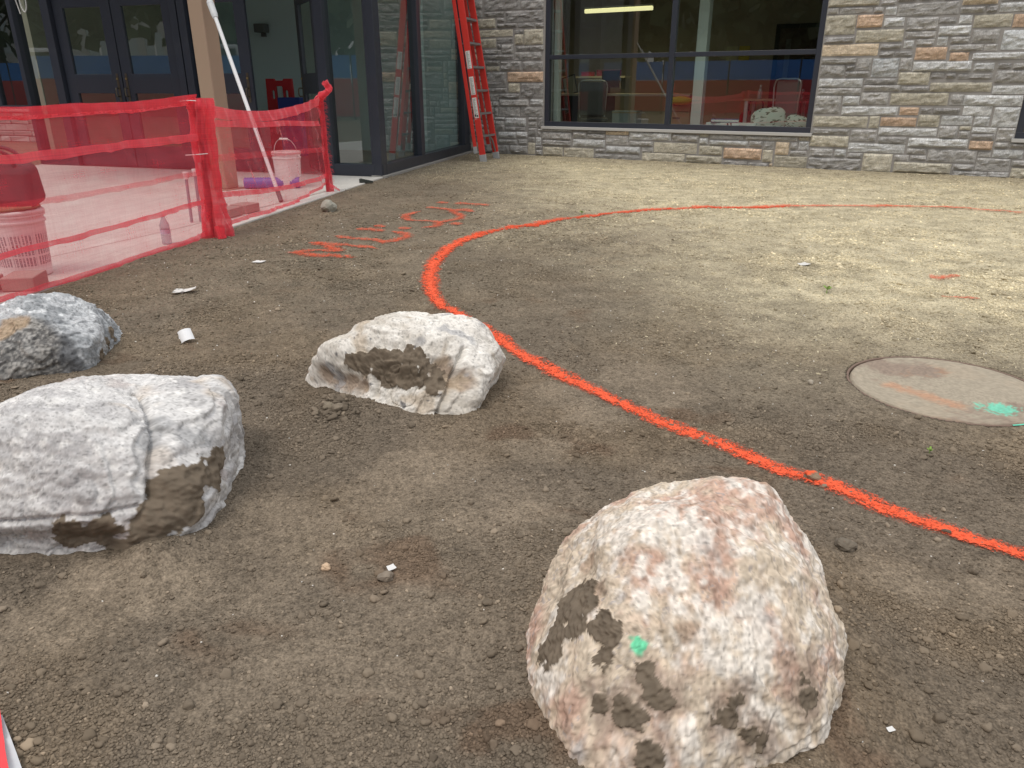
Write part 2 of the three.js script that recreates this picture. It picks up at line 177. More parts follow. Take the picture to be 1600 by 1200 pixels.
const crumbTone = (x, z) => { const k = soilColor(x, z), v = rr(0.82, 1.32), g = rnd() < 0.10 ? rr(1.2, 1.7) : 1; return [k[0] * v * g, k[1] * v * g, k[2] * v * g]; };
const SZ = (a, b, p = 3) => () => a + (b - a) * Math.pow(rnd(), p);
[[80000, 0.75, 2.6, 0.0008, 0.0040, 2.6], [2000, 0.75, 2.6, 0.0036, 0.0115, 3.2], [70000, 2.4, 5.5, 0.0016, 0.0060, 2.8], [700, 2.4, 5.5, 0.006, 0.015, 3.2], [52000, 5, 14.5, 0.0035, 0.010, 2.6]].forEach(([n, d0, d1, a, b, p], k) => {
  for (let v = 0; v < 2; v++) tag(scatter('soil_crumbs', lump(k * 3 + v, k === 1 || k === 3 ? 2 : 1, 0.72, 0.35), crumbMat, n / 2, wedge(d0, d1), SZ(a, b, p), crumbTone, cluster), 'loose brown soil crumbs and small clods strewn over the ground', 'soil', null, 'stuff');
});
// pale chopped straw and seed over the far right
tag(scatter('straw_mulch', new THREE.BoxGeometry(1, 0.16, 0.28), mat(1, 1, 1, 0.9), 60000, () => { const d = Math.sqrt(rr(3 * 3, 14.5 * 14.5)), a = rr(-0.15, 0.85); return [d * Math.sin(a), -d * Math.cos(a)]; }, (x, z) => rr(0.005, 0.016), () => { const v = rr(0.7, 1.25); return [0.60 * v, 0.53 * v, 0.37 * v]; }, (x, z) => straw(x, z) * (0.25 + 0.75 * sm(-0.1, 0.3, fbm(x * 5, 3, z * 5, 3))), 0.1), 'pale chopped straw and seed strewn over the far soil', 'straw', null, 'stuff');
tag(scatter('pale_grit', lump(5, 1, 0.7, 0.3), mat(1, 1, 1, 0.8), 700, wedge(0.8, 7), (x, z) => rr(0.0008, 0.0022) * (1 + 0.25 * Math.hypot(x, z)), () => { const v = rr(0.45, 0.8); return [v, v * 0.95, v * 0.87]; }, () => 1, 0.2), 'tiny pale grit specks in the soil', 'grit', null, 'stuff');
console.log('crumbs');
// ---------------------------------------------------------------- boulders
const dist3 = (p, q) => Math.hypot(p[0] - q[0], p[1] - q[1], p[2] - q[2]);
const blob = (p, pts, r) => { let m = 0; for (const q of pts) { const d = dist3(p, q); if (d < 3 * r) m = Math.max(m, Math.exp(-d * d / (r * r))); } return m; };
function seg(p, a, b) { const d = [b[0] - a[0], b[1] - a[1], b[2] - a[2]], q = [p[0] - a[0], p[1] - a[1], p[2] - a[2]], t = clamp((q[0] * d[0] + q[1] * d[1] + q[2] * d[2]) / (d[0] ** 2 + d[1] ** 2 + d[2] ** 2 + 1e-9)); return Math.hypot(q[0] - t * d[0], q[1] - t * d[1], q[2] - t * d[2]); }
const poly = (p, pts) => { let m = 9; for (let i = 1; i < pts.length; i++) m = Math.min(m, seg(p, pts[i - 1], pts[i])); return m; };
const SOIL = [0.165, 0.132, 0.098];
function boulder(name, R, N, shape, paint, label) {
  const P = [], K = [], I = [], c = R.C;
  const ax = [[0, 1, 2, 1], [0, 1, 2, -1], [1, 2, 0, 1], [1, 2, 0, -1], [2, 0, 1, 1], [2, 0, 1, -1]];
  for (const [a, b, d, s] of ax) {
    const o = P.length / 3;
    for (let j = 0; j <= N; j++) for (let i = 0; i <= N; i++) {
      const v = [0, 0, 0]; v[a] = Math.tan((i / N * 2 - 1) * Math.PI / 4); v[b] = Math.tan((j / N * 2 - 1) * Math.PI / 4) * s; v[d] = s;
      const l = Math.hypot(...v), n = v.map(x => x / l), r = rockR(R, ...n), p = n.map(x => x * r);
      const { h, soil } = shape(p, n, r); const q = n.map((x, k) => p[k] + x * h);
      P.push(q[0], q[1], q[2]); const k = soil > 0.5 ? SOIL.map(x => x * (1 + 0.35 * fbm(p[0] * 60, p[1] * 60, p[2] * 60, 3))) : paint(p, n, soil); K.push(...k);
      if (i && j) { const e = o + j * (N + 1) + i, t = [e - N - 2, e - N - 1, e, e - N - 2, e, e - 1]; if (Math.max(P[(e - N - 2) * 3 + 1], q[1]) + c[1] > -0.09) I.push(...t); }
    }
  }
  let g = new THREE.BufferGeometry(); g.setAttribute('position', new THREE.Float32BufferAttribute(P, 3)); g.setAttribute('color', new THREE.Float32BufferAttribute(K, 3)); g.setIndex(I); g = mergeVertices(g, 1e-5); g.computeVertexNormals();
  const p0 = g.attributes.position, n0 = g.attributes.normal; let out = 0; for (let i = 0; i < p0.count; i += 97) out += Math.sign(p0.getX(i) * n0.getX(i) + p0.getY(i) * n0.getY(i) + p0.getZ(i) * n0.getZ(i));
  const o = mesh(name, g, mat(1, 1, 1, 0.88, { vertexColors: true, specularIntensity: 0.35 })); o.position.set(...c); return tag(o, label, 'boulder');
}
const terrace = (q, s) => { const t = q * s, f = Math.floor(t), r = t - f; return (f + sm(0.35, 0.65, r)) / s - q; }; // broken, stepped faces
const fissure = (p, f, w, k) => Math.exp(-((N3(p, f, 3, k) / w) ** 2)) * sm(-0.05, 0.15, N3(p, 3.3, 2, k + 7));
const N3 = (p, f, o = 3, k = 0) => fbm(p[0] * f + k, p[1] * f + k * 2, p[2] * f - k, o);
const speck = (p, f, k = 0) => noise(p[0] * f + k, p[1] * f, p[2] * f - k);
{ // pink granite, nearest
  const R = ROCKS.pink, f = R.f;
  const sMask = (p) => Math.max(blob(p, f.soil, 0.036), 0.78 * blob(p, f.soil2, 0.026)) + 0.62 * N3(p, 24, 4) + 0.30 * N3(p, 75, 3) - 0.16;
  boulder('granite_boulder', R, 190, (p, n) => {
    const s = sMask(p), soil = s > 0.36 ? 1 : 0;
    let h = 0.030 * N3(p, 5, 3) + 0.011 * N3(p, 15, 3, 3) + 0.0045 * N3(p, 45, 3) + 0.0022 * speck(p, 150);
    const d = poly(p, f.fold); h -= 0.012 * Math.exp(-((d / 0.022) ** 2)); h += 0.006 * Math.exp(-(((d - 0.04) / 0.03) ** 2));
    h += 0.004 * (ridge(p[0] * 9, p[1] * 9, p[2] * 9, 3) - 0.6) + 0.030 * terrace(N3(p, 5.5, 3, 71), 5) - 0.0012 * fissure(p, 9, 0.02, 13);
    if (soil) h += 0.003 + 0.004 * N3(p, 70, 3) + 0.003 * speck(p, 190);
    return { h, soil };
  }, (p) => {
    const a = [p[0], p[1] * 0.5, p[2] * 0.8], w = N3(p, 7, 4) + 0.8 * N3(a, 34, 4, 5) + 0.25 * blob(p, f.white, 0.035), pk = 0.6 * N3(p, 6, 3, 40) + 0.6 * N3(a, 20, 3, 43), g = speck(a, 170), g2 = speck(a, 280, 3), m = N3(a, 70, 3, 8);
    let k = mix3([0.60, 0.45, 0.35], [0.58, 0.49, 0.385], sm(-0.25, 0.2, pk));
    k = mix3(k, [0.49, 0.325, 0.255], 0.9 * sm(-0.08, 0.22, -pk + 0.3 * m));
    k = mix3(k, [0.76, 0.71, 0.645], 0.9 * sm(-0.12, 0.38, 0.75 * w + 0.6 * m));
    k = mix3(k, [0.30, 0.27, 0.26], 0.75 * sm(0.52, 0.72, g + 0.25 * g2) * sm(0.35, -0.2, w));
    k = mix3(k, [0.36, 0.25, 0.18], 0.6 * sm(0.3, 0.5, N3(p, 18, 3, 21)));
    k = mix3(k, [0.40, 0.38, 0.37], 0.7 * sm(0.33, 0.5, N3(p, 13, 3, 61)));
    const gr = blob(p, f.green, 0.017) + 0.7 * m; k = mix3(k, [0.16, 0.62, 0.36], sm(0.45, 0.75, gr));
    k = mix3(k, [0.33, 0.25, 0.20], 0.75 * sm(0.30, 0.75, 0.8 * blob(p, f.soil2, 0.05) + 0.6 * N3(p, 40, 3, 14)));
    const v = (1 + 0.26 * g2 + 0.22 * g + 0.25 * N3(a, 110, 2, 33)) * (1 - 0.3 * sm(0.5, 0.7, speck(p, 210, 17))) * (1 - 0.3 * sm(0.25, 0.5, N3(a, 60, 3, 19))); return k.map(x => x * v);
  }, 'large rounded pink and white granite boulder nearest the camera');
}
{ // long grey boulder
  const R = ROCKS.grey, f = R.f;
  const sMask = (p) => blob(p, f.soil, 0.055) + 0.55 * N3(p, 17, 4, 2) + 0.26 * N3(p, 60, 2) - 0.10;
  boulder('grey_boulder', R, 170, (p) => {
    const s = sMask(p), soil = s > 0.40 ? 1 : 0;
    let h = 0.022 * N3(p, 3.5, 3) + 0.010 * N3(p, 11, 3, 3) + 0.0035 * N3(p, 38, 3) + 0.0016 * speck(p, 130);
    const d = poly(p, f.crack) + 0.006 * N3(p, 30, 2), d2 = poly(p, f.crack2) + 0.006 * N3(p, 30, 2, 4), d3 = poly(p, f.ledge);
    h -= 0.030 * Math.exp(-((d / 0.007) ** 2)) + 0.014 * Math.exp(-((d / 0.035) ** 2)) + 0.016 * Math.exp(-((d2 / 0.006) ** 2)) + 0.008 * Math.exp(-((d3 / 0.012) ** 2));
    h -= 0.05 * sm(0.08, 0.02, poly(p, f.under));
    h += 0.003 * noise(p[0] * 6, p[1] * 75 + p[0] * 14, p[2] * 40) + 0.06 * terrace(N3(p, 5, 3, 71), 4) * sm(0.05, 0.3, p[0]) + 0.02 * terrace(N3(p, 7, 3, 31), 5) - 0.007 * fissure(p, 4.5, 0.012, 91) - 0.004 * fissure(p, 9, 0.014, 51);
    if (soil) h += 0.003 + 0.005 * N3(p, 50, 3) + 0.003 * speck(p, 150);
    return { h, soil };
  }, (p) => {
    const w = N3(p, 6, 4, 9) + 0.5 * N3(p, 24, 3), st = noise(p[0] * 9, p[1] * 90, p[2] * 30), g = speck(p, 160), g2 = speck(p, 310, 3);
    let k = mix3([0.44, 0.43, 0.43], [0.64, 0.63, 0.62], sm(-0.5, 0.45, w + 0.4 * st));
    k = mix3(k, [0.29, 0.295, 0.305], 0.65 * sm(0.35, 0.9, blob(p, f.dark, 0.04) + 0.4 * N3(p, 26, 3)));
    k = mix3(k, [0.76, 0.745, 0.72], 0.6 * sm(0.10, 0.42, N3(p, 42, 3, 31) + 0.15 * w));
    k = mix3(k, [0.60, 0.48, 0.35], 0.5 * sm(0.18, 0.4, N3(p, 8, 3, 77)) * sm(0.1, 0.35, p[1]));
    k = mix3(k, [0.40, 0.31, 0.28], 0.35 * sm(0.22, 0.5, N3(p, 9, 3, 55)));
    const v = (1 + 0.16 * g + 0.22 * g2 + 0.10 * noise(p[0] * 40, p[1] * 260 + p[0] * 30, p[2] * 120)) * (1 - 0.35 * sm(0.42, 0.62, speck(p, 190, 17))); return k.map(x => x * v);
  }, 'long pale grey boulder with a cracked face and soil on its flank');
}
{ // cream boulder in the middle
  const R = ROCKS.cream, f = R.f;
  const sMask = (p) => blob(p, f.soil, 0.045) + 0.55 * N3(p, 20, 4, 2) + 0.26 * N3(p, 70, 2) - 0.14;
  boulder('cream_boulder', R, 130, (p) => {
    const s = sMask(p), soil = s > 0.38 ? 1 : 0, b = blob(p, f.soil, 0.08);
    let h = 0.020 * N3(p, 5, 3) + 0.010 * N3(p, 14, 3, 3) + 0.005 * N3(p, 42, 3) + 0.002 * speck(p, 130) - 0.022 * b;
    const d = poly(p, f.crack) + 0.005 * N3(p, 30, 2), d2 = poly(p, f.notch);
    h -= 0.030 * Math.exp(-((d / 0.008) ** 2)) + 0.028 * Math.exp(-((d2 / 0.012) ** 2)) + 0.030 * blob(p, f.brown, 0.04);
    h += 0.006 * noise(p[0] * 7 + p[1] * 5, p[1] * 34 + p[0] * 8, p[2] * 22) + 0.03 * terrace(N3(p, 8, 2, 71), 3) - 0.007 * fissure(p, 7, 0.013, 91);
    if (soil) h += 0.003 + 0.006 * N3(p, 60, 3) + 0.004 * N3(p, 25, 2);
    return { h, soil };
  }, (p) => {
    const w = N3(p, 8, 4, 9) + 0.5 * N3(p, 30, 3), g = speck(p, 150), g2 = speck(p, 300, 3);
    let k = mix3([0.56, 0.52, 0.46], [0.77, 0.74, 0.69], sm(-0.45, 0.35, w));
    k = mix3(k, [0.30, 0.22, 0.16], 0.85 * sm(0.3, 0.8, blob(p, f.brown, 0.05) + 0.5 * N3(p, 24, 3)));
    k = mix3(k, [0.45, 0.36, 0.26], 0.6 * sm(0.2, 0.42, N3(p, 13, 3, 44)));
    k = mix3(k, [0.36, 0.36, 0.37], 0.7 * sm(0.26, 0.44, N3(p, 15, 3, 12)));
    k = mix3(k, [0.10, 0.10, 0.11], 0.8 * sm(0.72, 0.85, speck(p, 60, 9)));
    const v = (1 + 0.16 * g + 0.2 * g2) * (1 - 0.35 * sm(0.42, 0.62, speck(p, 170, 17))); return k.map(x => x * v);
  }, 'cream white boulder with a brown soil patch beside the orange line');
}
{ // dark grey boulder behind
  const R = ROCKS.dark, f = R.f;
  const sMask = (p) => blob(p, f.soil, 0.035) + 0.5 * N3(p, 22, 4, 2) - 0.1;
  boulder('slate_grey_boulder', R, 130, (p) => {
    const soil = sMask(p) > 0.42 ? 1 : 0, dk = blob(p, f.dark, 0.06);
    let h = 0.026 * N3(p, 4.5, 3) + 0.013 * N3(p, 13, 3, 3) + 0.006 * N3(p, 40, 3) + 0.0025 * speck(p, 120) - 0.012 * dk;
    h += 0.010 * noise(p[0] * 26 + p[1] * 18, p[1] * 9, p[2] * 14) * sm(-0.1, 0.25, p[0]) + 0.05 * terrace(N3(p, 7, 3, 71), 4) - 0.007 * fissure(p, 7, 0.013, 91);
    if (soil) h += 0.004 + 0.004 * N3(p, 60, 3);
    return { h, soil };
  }, (p) => {
    const w = N3(p, 8, 4, 9) + 0.6 * N3(p, 30, 3), g = speck(p, 140), g2 = speck(p, 280, 3);
    let k = mix3([0.29, 0.305, 0.32], [0.50, 0.515, 0.53], sm(-0.35, 0.4, w));
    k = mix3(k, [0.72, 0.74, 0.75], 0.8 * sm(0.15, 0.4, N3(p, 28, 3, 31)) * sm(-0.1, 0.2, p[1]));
    k = mix3(k, [0.115, 0.118, 0.125], 0.92 * sm(0.3, 0.75, blob(p, f.dark, 0.06) + 0.4 * N3(p, 20, 3)));
    const fr = sm(0.3, 0.7, blob(p, f.front, 0.10) + 0.35 * N3(p, 18, 3, 5)); k = mix3(k, mix3([0.13, 0.125, 0.12], [0.36, 0.345, 0.32], sm(-0.5, 0.7, g + 0.9 * N3(p, 40, 3))), fr * 0.85);
    k = mix3(k, [0.42, 0.29, 0.17], 0.7 * sm(0.35, 0.8, blob(p, f.brown, 0.05) + 0.4 * N3(p, 30, 3)));
    const v = (1 + 0.2 * g + 0.24 * g2) * (1 - 0.4 * sm(0.42, 0.62, speck(p, 160, 17))); return k.map(x => x * v);
  }, 'slate grey boulder with a dark front below the red mesh fence');
}
console.log('boulders');

// ---------------------------------------------------------------- orange marking paint on the soil
const paintAlpha = (() => {
  const W = 1024, Hh = 128, d = new Uint8Array(W * Hh * 4), pn = (x, y, P, s) => { const xi = Math.floor(x), yi = Math.floor(y); let u = x - xi, v = y - yi; u = u * u * (3 - 2 * u); v = v * v * (3 - 2 * v); const w = (a, b) => hash3(((a % P) + P) % P, b, s); return mix(mix(w(xi, yi), w(xi + 1, yi), u), mix(w(xi, yi + 1), w(xi + 1, yi + 1), u), v) * 2 - 1; };
  for (let j = 0; j < Hh; j++) for (let i = 0; i < W; i++) {
    const c = Math.abs((j + 0.5) / Hh * 2 - 1 + 0.16 * pn(i * 10 / W, 0.5, 10, 7)), n = 0.35 * pn(i * 60 / W, j * 60 / W, 60, 1) + 0.5 * pn(i * 170 / W, j * 170 / W, 170, 2) + 0.65 * pn(i * 420 / W, j * 420 / W, 420, 3);
    const a = clamp(clamp((0.74 - 1.35 * c + 1.05 * n) * 1.8) * (1 - 0.85 * sm(-0.18, -0.55, n)) + 0.20 * (1 - sm(0.2, 0.9, c))) * (1 - sm(0.70, 1, c));
    d.set([a * 255, a * 255, a * 255, 255], (j * W + i) * 4);
  }
  const t = new THREE.DataTexture(d, W, Hh); t.wrapS = THREE.RepeatWrapping; t.wrapT = THREE.ClampToEdgeWrapping; t.magFilter = t.minFilter = THREE.LinearFilter; t.needsUpdate = true; return t;
})();
const paintMat = mat(0.86, 0.105, 0.032, 0.75, { transparent: true, alphaMap: paintAlpha, side: THREE.DoubleSide, bumpMap: paintAlpha, bumpScale: 0.002 });
function stroke(pts, width, len = 1.2) { // a strip that follows the soil
  const c = new THREE.CatmullRomCurve3(pts.map(([x, z]) => new THREE.Vector3(x, 0, z)), false, 'centripetal'), L = c.getLength(), n = Math.max(4, Math.ceil(L / 0.014)), m = 8, P = [], U = [], I = [];
  for (let i = 0; i <= n; i++) {
    const t = i / n, p = c.getPointAt(t), d = c.getTangentAt(t), w = typeof width === 'function' ? width(p.x, p.z, t) : width * sm(-0.02, 0.1, t) * sm(1.02, 0.9, t);
    for (let j = 0; j <= m; j++) { const o = (j / m - 0.5) * w, x = p.x - d.z * o, z = p.z + d.x * o; P.push(x, soilY(x, z) + 0.003 + 0.0011 * Math.hypot(x, z), z); U.push(t * L / len, j / m); if (i && j) { const e = i * (m + 1) + j; I.push(e - m - 2, e - 1, e, e - m - 2, e, e - m - 1); } }
  }
  const g = new THREE.BufferGeometry(); g.setAttribute('position', new THREE.Float32BufferAttribute(P, 3)); g.setAttribute('uv', new THREE.Float32BufferAttribute(U, 2)); g.setIndex(I); g.computeVertexNormals(); return g;
}
const LINE = [[5.6, -6.3], [4.814, -6.794], [4.631, -6.868], [4.374, -7.02], [4.105, -7.179], [3.661, -7.261], [3.068, -7.303], [2.428, -7.22], [1.801, -7.139], [1.17, -6.943], [0.553, -6.546], [0, -6.04], [-0.268, -5.706], [-0.411, -5.335], [-0.486, -4.904], [-0.495, -4.449], [-0.445, -4.065], [-0.365, -3.762], [-0.284, -3.643], [-0.152, -3.403], [-0.049, -3.18], [0.129, -2.835], [0.289, -2.613], [0.445, -2.386], [0.583, -2.205], [0.697, -2.09], [0.794, -1.964], [0.892, -1.876], [0.964, -1.79], [1.045, -1.705], [1.129, -1.614], [1.188, -1.552], [1.229, -1.517], [1.40, -1.38]];
{
  const t = thing('paint_line', 'long curving orange spray paint line across the soil', 'paint line');
  const wd = (x, z) => 0.112 + 0.014 * Math.max(0, -z - 2) + 0.035 * fbm(x * 4, 1, z * 4, 2), thin = paintMat.clone(); thin.opacity = 0.66;
  mesh('stripe', stroke(LINE.slice(0, 13), wd), thin, t); mesh('stripe', stroke(LINE.slice(12), wd), paintMat, t);
  const c = new THREE.CatmullRomCurve3(LINE.map(([x, z]) => new THREE.Vector3(x, 0, z)), false, 'centripetal');
  const q = scatter('painted_crumbs', lump(2, 1, 0.75, 0.35), mat(1, 1, 1, 0.8), 9000, () => { const s = 1 - Math.pow(rnd(), 1.7) * 0.72, p = c.getPointAt(s), r = 0.028 * gauss(); return [p.x + r, p.z + r * 0.6]; }, (x, z) => 0.0010 + 0.0045 * Math.pow(rnd(), 3) + 0.0004 * -z, () => { const v = rr(0.75, 1.1); return rnd() < 0.12 ? [0.2, 0.13, 0.09] : [0.84 * v, 0.11 * v, 0.036 * v]; }, () => 1, 0.35, t);
  q.userData = { kind: 'stuff' };
}
{
  const S = [[[-1.01,-4.864],[-1.248,-4.954],[-1.487,-5.056],[-1.342,-5.143],[-1.194,-5.104],[-1.333,-5.32],[-1.423,-5.437],[-1.18,-5.32],[-0.909,-5.233]],[[-1.358,-5.709],[-1.248,-5.651],[-1.071,-5.576],[-0.953,-5.508],[-0.825,-5.576],[-0.8,-5.709],[-0.876,-5.862],[-0.95,-5.912]],[[-1.255,-6.022],[-1.102,-6.002],[-1.02,-5.925]],[[-1.128,-6.156],[-1.029,-6.122]],[[-0.916,-6.068],[-0.807,-6.035]],[[-0.737,-6.022],[-0.63,-6.108],[-0.603,-6.26],[-0.658,-6.404],[-0.797,-6.441],[-0.875,-6.479],[-0.943,-6.712],[-0.908,-6.835],[-0.826,-6.919]],[[-0.614,-6.317],[-0.539,-6.441],[-0.471,-6.517],[-0.45,-6.672],[-0.528,-6.962],[-0.438,-7.005],[-0.339,-6.877]],[[-0.812,-7.157],[-0.698,-7.094],[-0.529,-6.979]],[[-0.738,-7.519],[-0.63,-7.42]],[[-0.56,-7.42],[-0.429,-7.324],[-0.204,-7.184]],[[-0.486,-6.295],[-0.441,-6.156]]];
  const t = thing('paint_scrawl', 'faint orange spray paint scrawl of letters on the soil beside the mesh fence', 'paint scrawl');
  const faint = paintMat.clone(); faint.opacity = 0.55;
  for (const s of S) mesh('stroke', stroke(s, 0.14), faint, t);
}
[[[2.50, -4.40], [2.595, -4.399], [2.68, -4.41], 0.09, 'small orange paint dab on pale soil near the window wall'], [[2.30, -3.91], [2.402, -3.902], [2.50, -3.88], 0.05, 'thin faint orange paint streak on the soil above the manhole cover']].forEach(([a, b, c, w, l]) => tag(mesh('paint_dab', stroke([a, b, c], w * 1.5, 0.9), (() => { const q = paintMat.clone(); q.opacity = 0.55; return q; })()), l, 'paint dab'));

// ---------------------------------------------------------------- manhole cover
{
  const t = thing('manhole_cover', 'round rusty manhole cover dusted with soil and dabbed with green paint', 'manhole cover', [MAN[0], 0, MAN[1]]);
  const disc = (r, y0, y1, n = 96) => { const g = new THREE.CylinderGeometry(r, r, y1 - y0, n); g.translate(0, (y0 + y1) / 2, 0); return g; };
  const nr = 60, na = 160, P = [], K = [], I = [];
  for (let j = 0; j <= nr; j++) for (let i = 0; i <= na; i++) {
    const r = 0.335 * j / nr, a = i / na * Math.PI * 2, x = r * Math.cos(a), z = r * Math.sin(a);
    const dust = sm(-0.15, 0.25, fbm(x * 5 + 3, 1, z * 5, 4) + 0.3 * fbm(x * 40, 2, z * 40, 2) + 0.30), rust = sm(0.0, 0.3, fbm(x * 7 + 9, 4, z * 7, 4) + 0.25 * noise(x * 80, 1, z * 80));
    P.push(x, 0.006 + 0.002 * dust + 0.0015 * fbm(x * 60, 3, z * 60, 3) + (j === nr ? -0.012 : 0) , z);
    let k = mix3([0.26, 0.20, 0.155], [0.36, 0.22, 0.14], 0.7 * rust); k = mix3(k, [0.36, 0.315, 0.24], 0.85 * dust);
    const or = sm(0.05, 0.0, seg([x, 0, z], [-0.20, 0, -0.02], [-0.06, 0, 0.17]) - 0.004 + 0.03 * fbm(x * 50, 1, z * 50, 2)); k = mix3(k, [0.50, 0.23, 0.12], 0.55 * or);
    const gn = Math.hypot((x - 0.075) / 0.075, (z - 0.205) / 0.05) + 0.55 * fbm(x * 40, 6, z * 40, 3); k = mix3(k, [0.15, 0.56, 0.40], 0.9 * sm(1.0, 0.6, gn + 0.5 * noise(x * 110, 5, z * 110)));
    const v = 1 + 0.2 * noise(x * 160, 2, z * 160); K.push(k[0] * v, k[1] * v, k[2] * v);
    if (i && j) { const e = j * (na + 1) + i; I.push(e - na - 2, e, e - 1, e - na - 2, e - na - 1, e); }
  }
  const g = new THREE.BufferGeometry(); g.setAttribute('position', new THREE.Float32BufferAttribute(P, 3)); g.setAttribute('color', new THREE.Float32BufferAttribute(K, 3)); g.setIndex(I); g.computeVertexNormals();
  mesh('lid', g, mat(1, 1, 1, 0.85, { vertexColors: true }), t);
  const ring = new THREE.LatheGeometry([[0.3375, -0.06], [0.3375, 0.005], [0.340, 0.0075], [0.346, 0.0075], [0.348, 0.004], [0.348, -0.06]].map(p => new THREE.Vector2(...p)), 128);
  mesh('frame_ring', ring, mat(0.19, 0.13, 0.10, 0.85), t);
  const gp = new THREE.LatheGeometry([[0.3405, 0.008], [0.3445, 0.0095], [0.3485, 0.008]].map(p => new THREE.Vector2(...p)), 24, 0.1, 0.55); mesh('green_paint_mark', gp, mat(0.12, 0.60, 0.42, 0.7, { side: THREE.DoubleSide }), t);
}

// ---------------------------------------------------------------- small things on the soil
const soilAt = (x, z) => soilY(x, z);
function stone(name, x, z, s, tone, label, sink = 0.55, paint) {
  const g = lump(Math.round(x * 77 + z * 31), 3, 0.8, 0.32).toNonIndexed(); g.computeVertexNormals(); g.scale(s, s, s);
  const K = [], p = g.attributes.position; for (let i = 0; i < p.count; i++) { const n = 1 + 0.3 * fbm(p.getX(i) * 90, p.getY(i) * 90, p.getZ(i) * 90, 3); const k = paint && p.getX(i) * paint[0] + p.getY(i) * paint[1] + p.getZ(i) * paint[2] > s * 0.55 ? [0.8, 0.12, 0.04] : tone; K.push(k[0] * n, k[1] * n, k[2] * n); }
  g.setAttribute('color', new THREE.Float32BufferAttribute(K, 3));
  const o = mesh(name, g, mat(1, 1, 1, 0.9, { vertexColors: true })); o.position.set(x, soilAt(x, z) + s * sink, z); return tag(o, label, 'stone');
}
stone('stone', 0.866, -1.905, 0.018, [0.25, 0.18, 0.12], 'round brown stone resting on the orange paint line', 0.6, [-0.3, 0.9, -0.3]);
stone('stone', -1.69, -7.02, 0.075, [0.34, 0.33, 0.28], 'pale angular stone at the loose end of the red mesh fence', 0.55);
stone('stone', 0.80, -1.53, 0.021, [0.15, 0.125, 0.095], 'dark clod of soil between the pink granite boulder and the orange line', 0.4);
stone('stone', -0.288, -1.43, 0.0135, [0.22, 0.18, 0.14], 'round brown pebble just below the small white paper scrap', 0.5);
stone('stone', -0.62, -2.33, 0.020, [0.20, 0.165, 0.12], 'largest clod of the small pile before the cream boulder', 0.5);
stone('stone', -0.585, -2.315, 0.017, [0.19, 0.155, 0.115], 'second clod of the small pile before the cream boulder', 0.5);
stone('stone', -0.435, -1.47, 0.0105, [0.55, 0.40, 0.27], 'small tan chip lying on the bare soil between the boulders', 0.5);
stone('stone', 1.14, -2.66, 0.013, [0.34, 0.30, 0.24], 'pale pebble beside the manhole cover rim', 0.5);
{ const q = scatter('clod_pile', lump(8, 2, 0.75, 0.35), crumbMat, 60, () => [-0.60 + 0.05 * gauss(), -2.33 + 0.06 * gauss()], SZ(0.005, 0.014, 2), crumbTone, () => 1, 0.4); tag(q, 'low heap of brown soil clods before the cream boulder', 'soil', null, 'stuff'); }
function paper(x, z, w, d, turn, curl, label, tone = [0.80, 0.80, 0.79], marks = 0) {
  const g = new THREE.PlaneGeometry(w, d, 14, 10); g.rotateX(-Math.PI / 2); const p = g.attributes.position, K = [];
  for (let i = 0; i < p.count; i++) { const u = p.getX(i) / w, v = p.getZ(i) / d; p.setY(i, curl * w * (1.6 * u * u + 0.7 * Math.abs(v + 0.2 * u) + 0.5 * u) + 0.01 * w * noise(u * 6, 1, v * 6)); p.setX(i, p.getX(i) * (1 - 0.15 * Math.abs(v)) + 0.1 * w * noise(v * 3, 4, u)); const dk = marks && noise(u * 9 + 3, 2, v * 14) > 0.35 ? 0.25 : 1; K.push(tone[0] * dk, tone[1] * dk, tone[2] * dk); }
  g.setAttribute('color', new THREE.Float32BufferAttribute(K, 3)); g.computeVertexNormals();
  const o = mesh('paper_scrap', g, mat(1, 1, 1, 0.8, { vertexColors: true, side: THREE.DoubleSide, transmission: 0.15 })); o.position.set(x, soilAt(x, z) + 0.006, z); o.rotation.y = turn; return tag(o, label, 'paper scrap');
}
paper(-1.80, -4.02, 0.12, 0.08, 0.25, 0.16, 'creased dirty white paper scrap lying between fence and boulders', [0.75, 0.74, 0.71], 1);
paper(-1.62, -4.75, 0.075, 0.06, -0.2, 0.04, 'flat white paper scrap near the wrapped fence corner');
paper(-0.281, -1.466, 0.020, 0.020, 0.6, 0.10, 'tiny white paper scrap on soil before the camera');
paper(1.86, -4.72, 0.07, 0.06, 0.4, 0.12, 'crumpled white wrapper on the pale soil inside the orange curve', [0.7, 0.69, 0.66]);
paper(0.655, -0.985, 0.014, 0.010, 0.3, 0.05, 'minute white scrap in the corner soil beside the pink boulder');
{ // short bit of white pipe sleeve
  const t = thing('plastic_sleeve', 'short curled white plastic sleeve lying on soil behind the long grey boulder', 'plastic sleeve', [-1.43, soilAt(-1.43, -3.14), -3.14], 0.5); t.scale.setScalar(0.75);
  const c = new THREE.CylinderGeometry(0.045, 0.045, 0.075, 24, 4, true, -1.0, 2.0); c.rotateX(-0.75); c.rotateZ(0.2); c.translate(0.0, 0.022, -0.02); mesh('sleeve', c, mat(0.84, 0.85, 0.87, 0.55, { side: THREE.DoubleSide }), t); const e = new THREE.CylinderGeometry(0.020, 0.020, 0.070, 20, 2, true, 0, 4.6); e.rotateZ(1.45); e.translate(-0.005, 0.032, -0.03); mesh('curled_edge', e, mat(0.84, 0.85, 0.87, 0.55, { side: THREE.DoubleSide }), t);
}
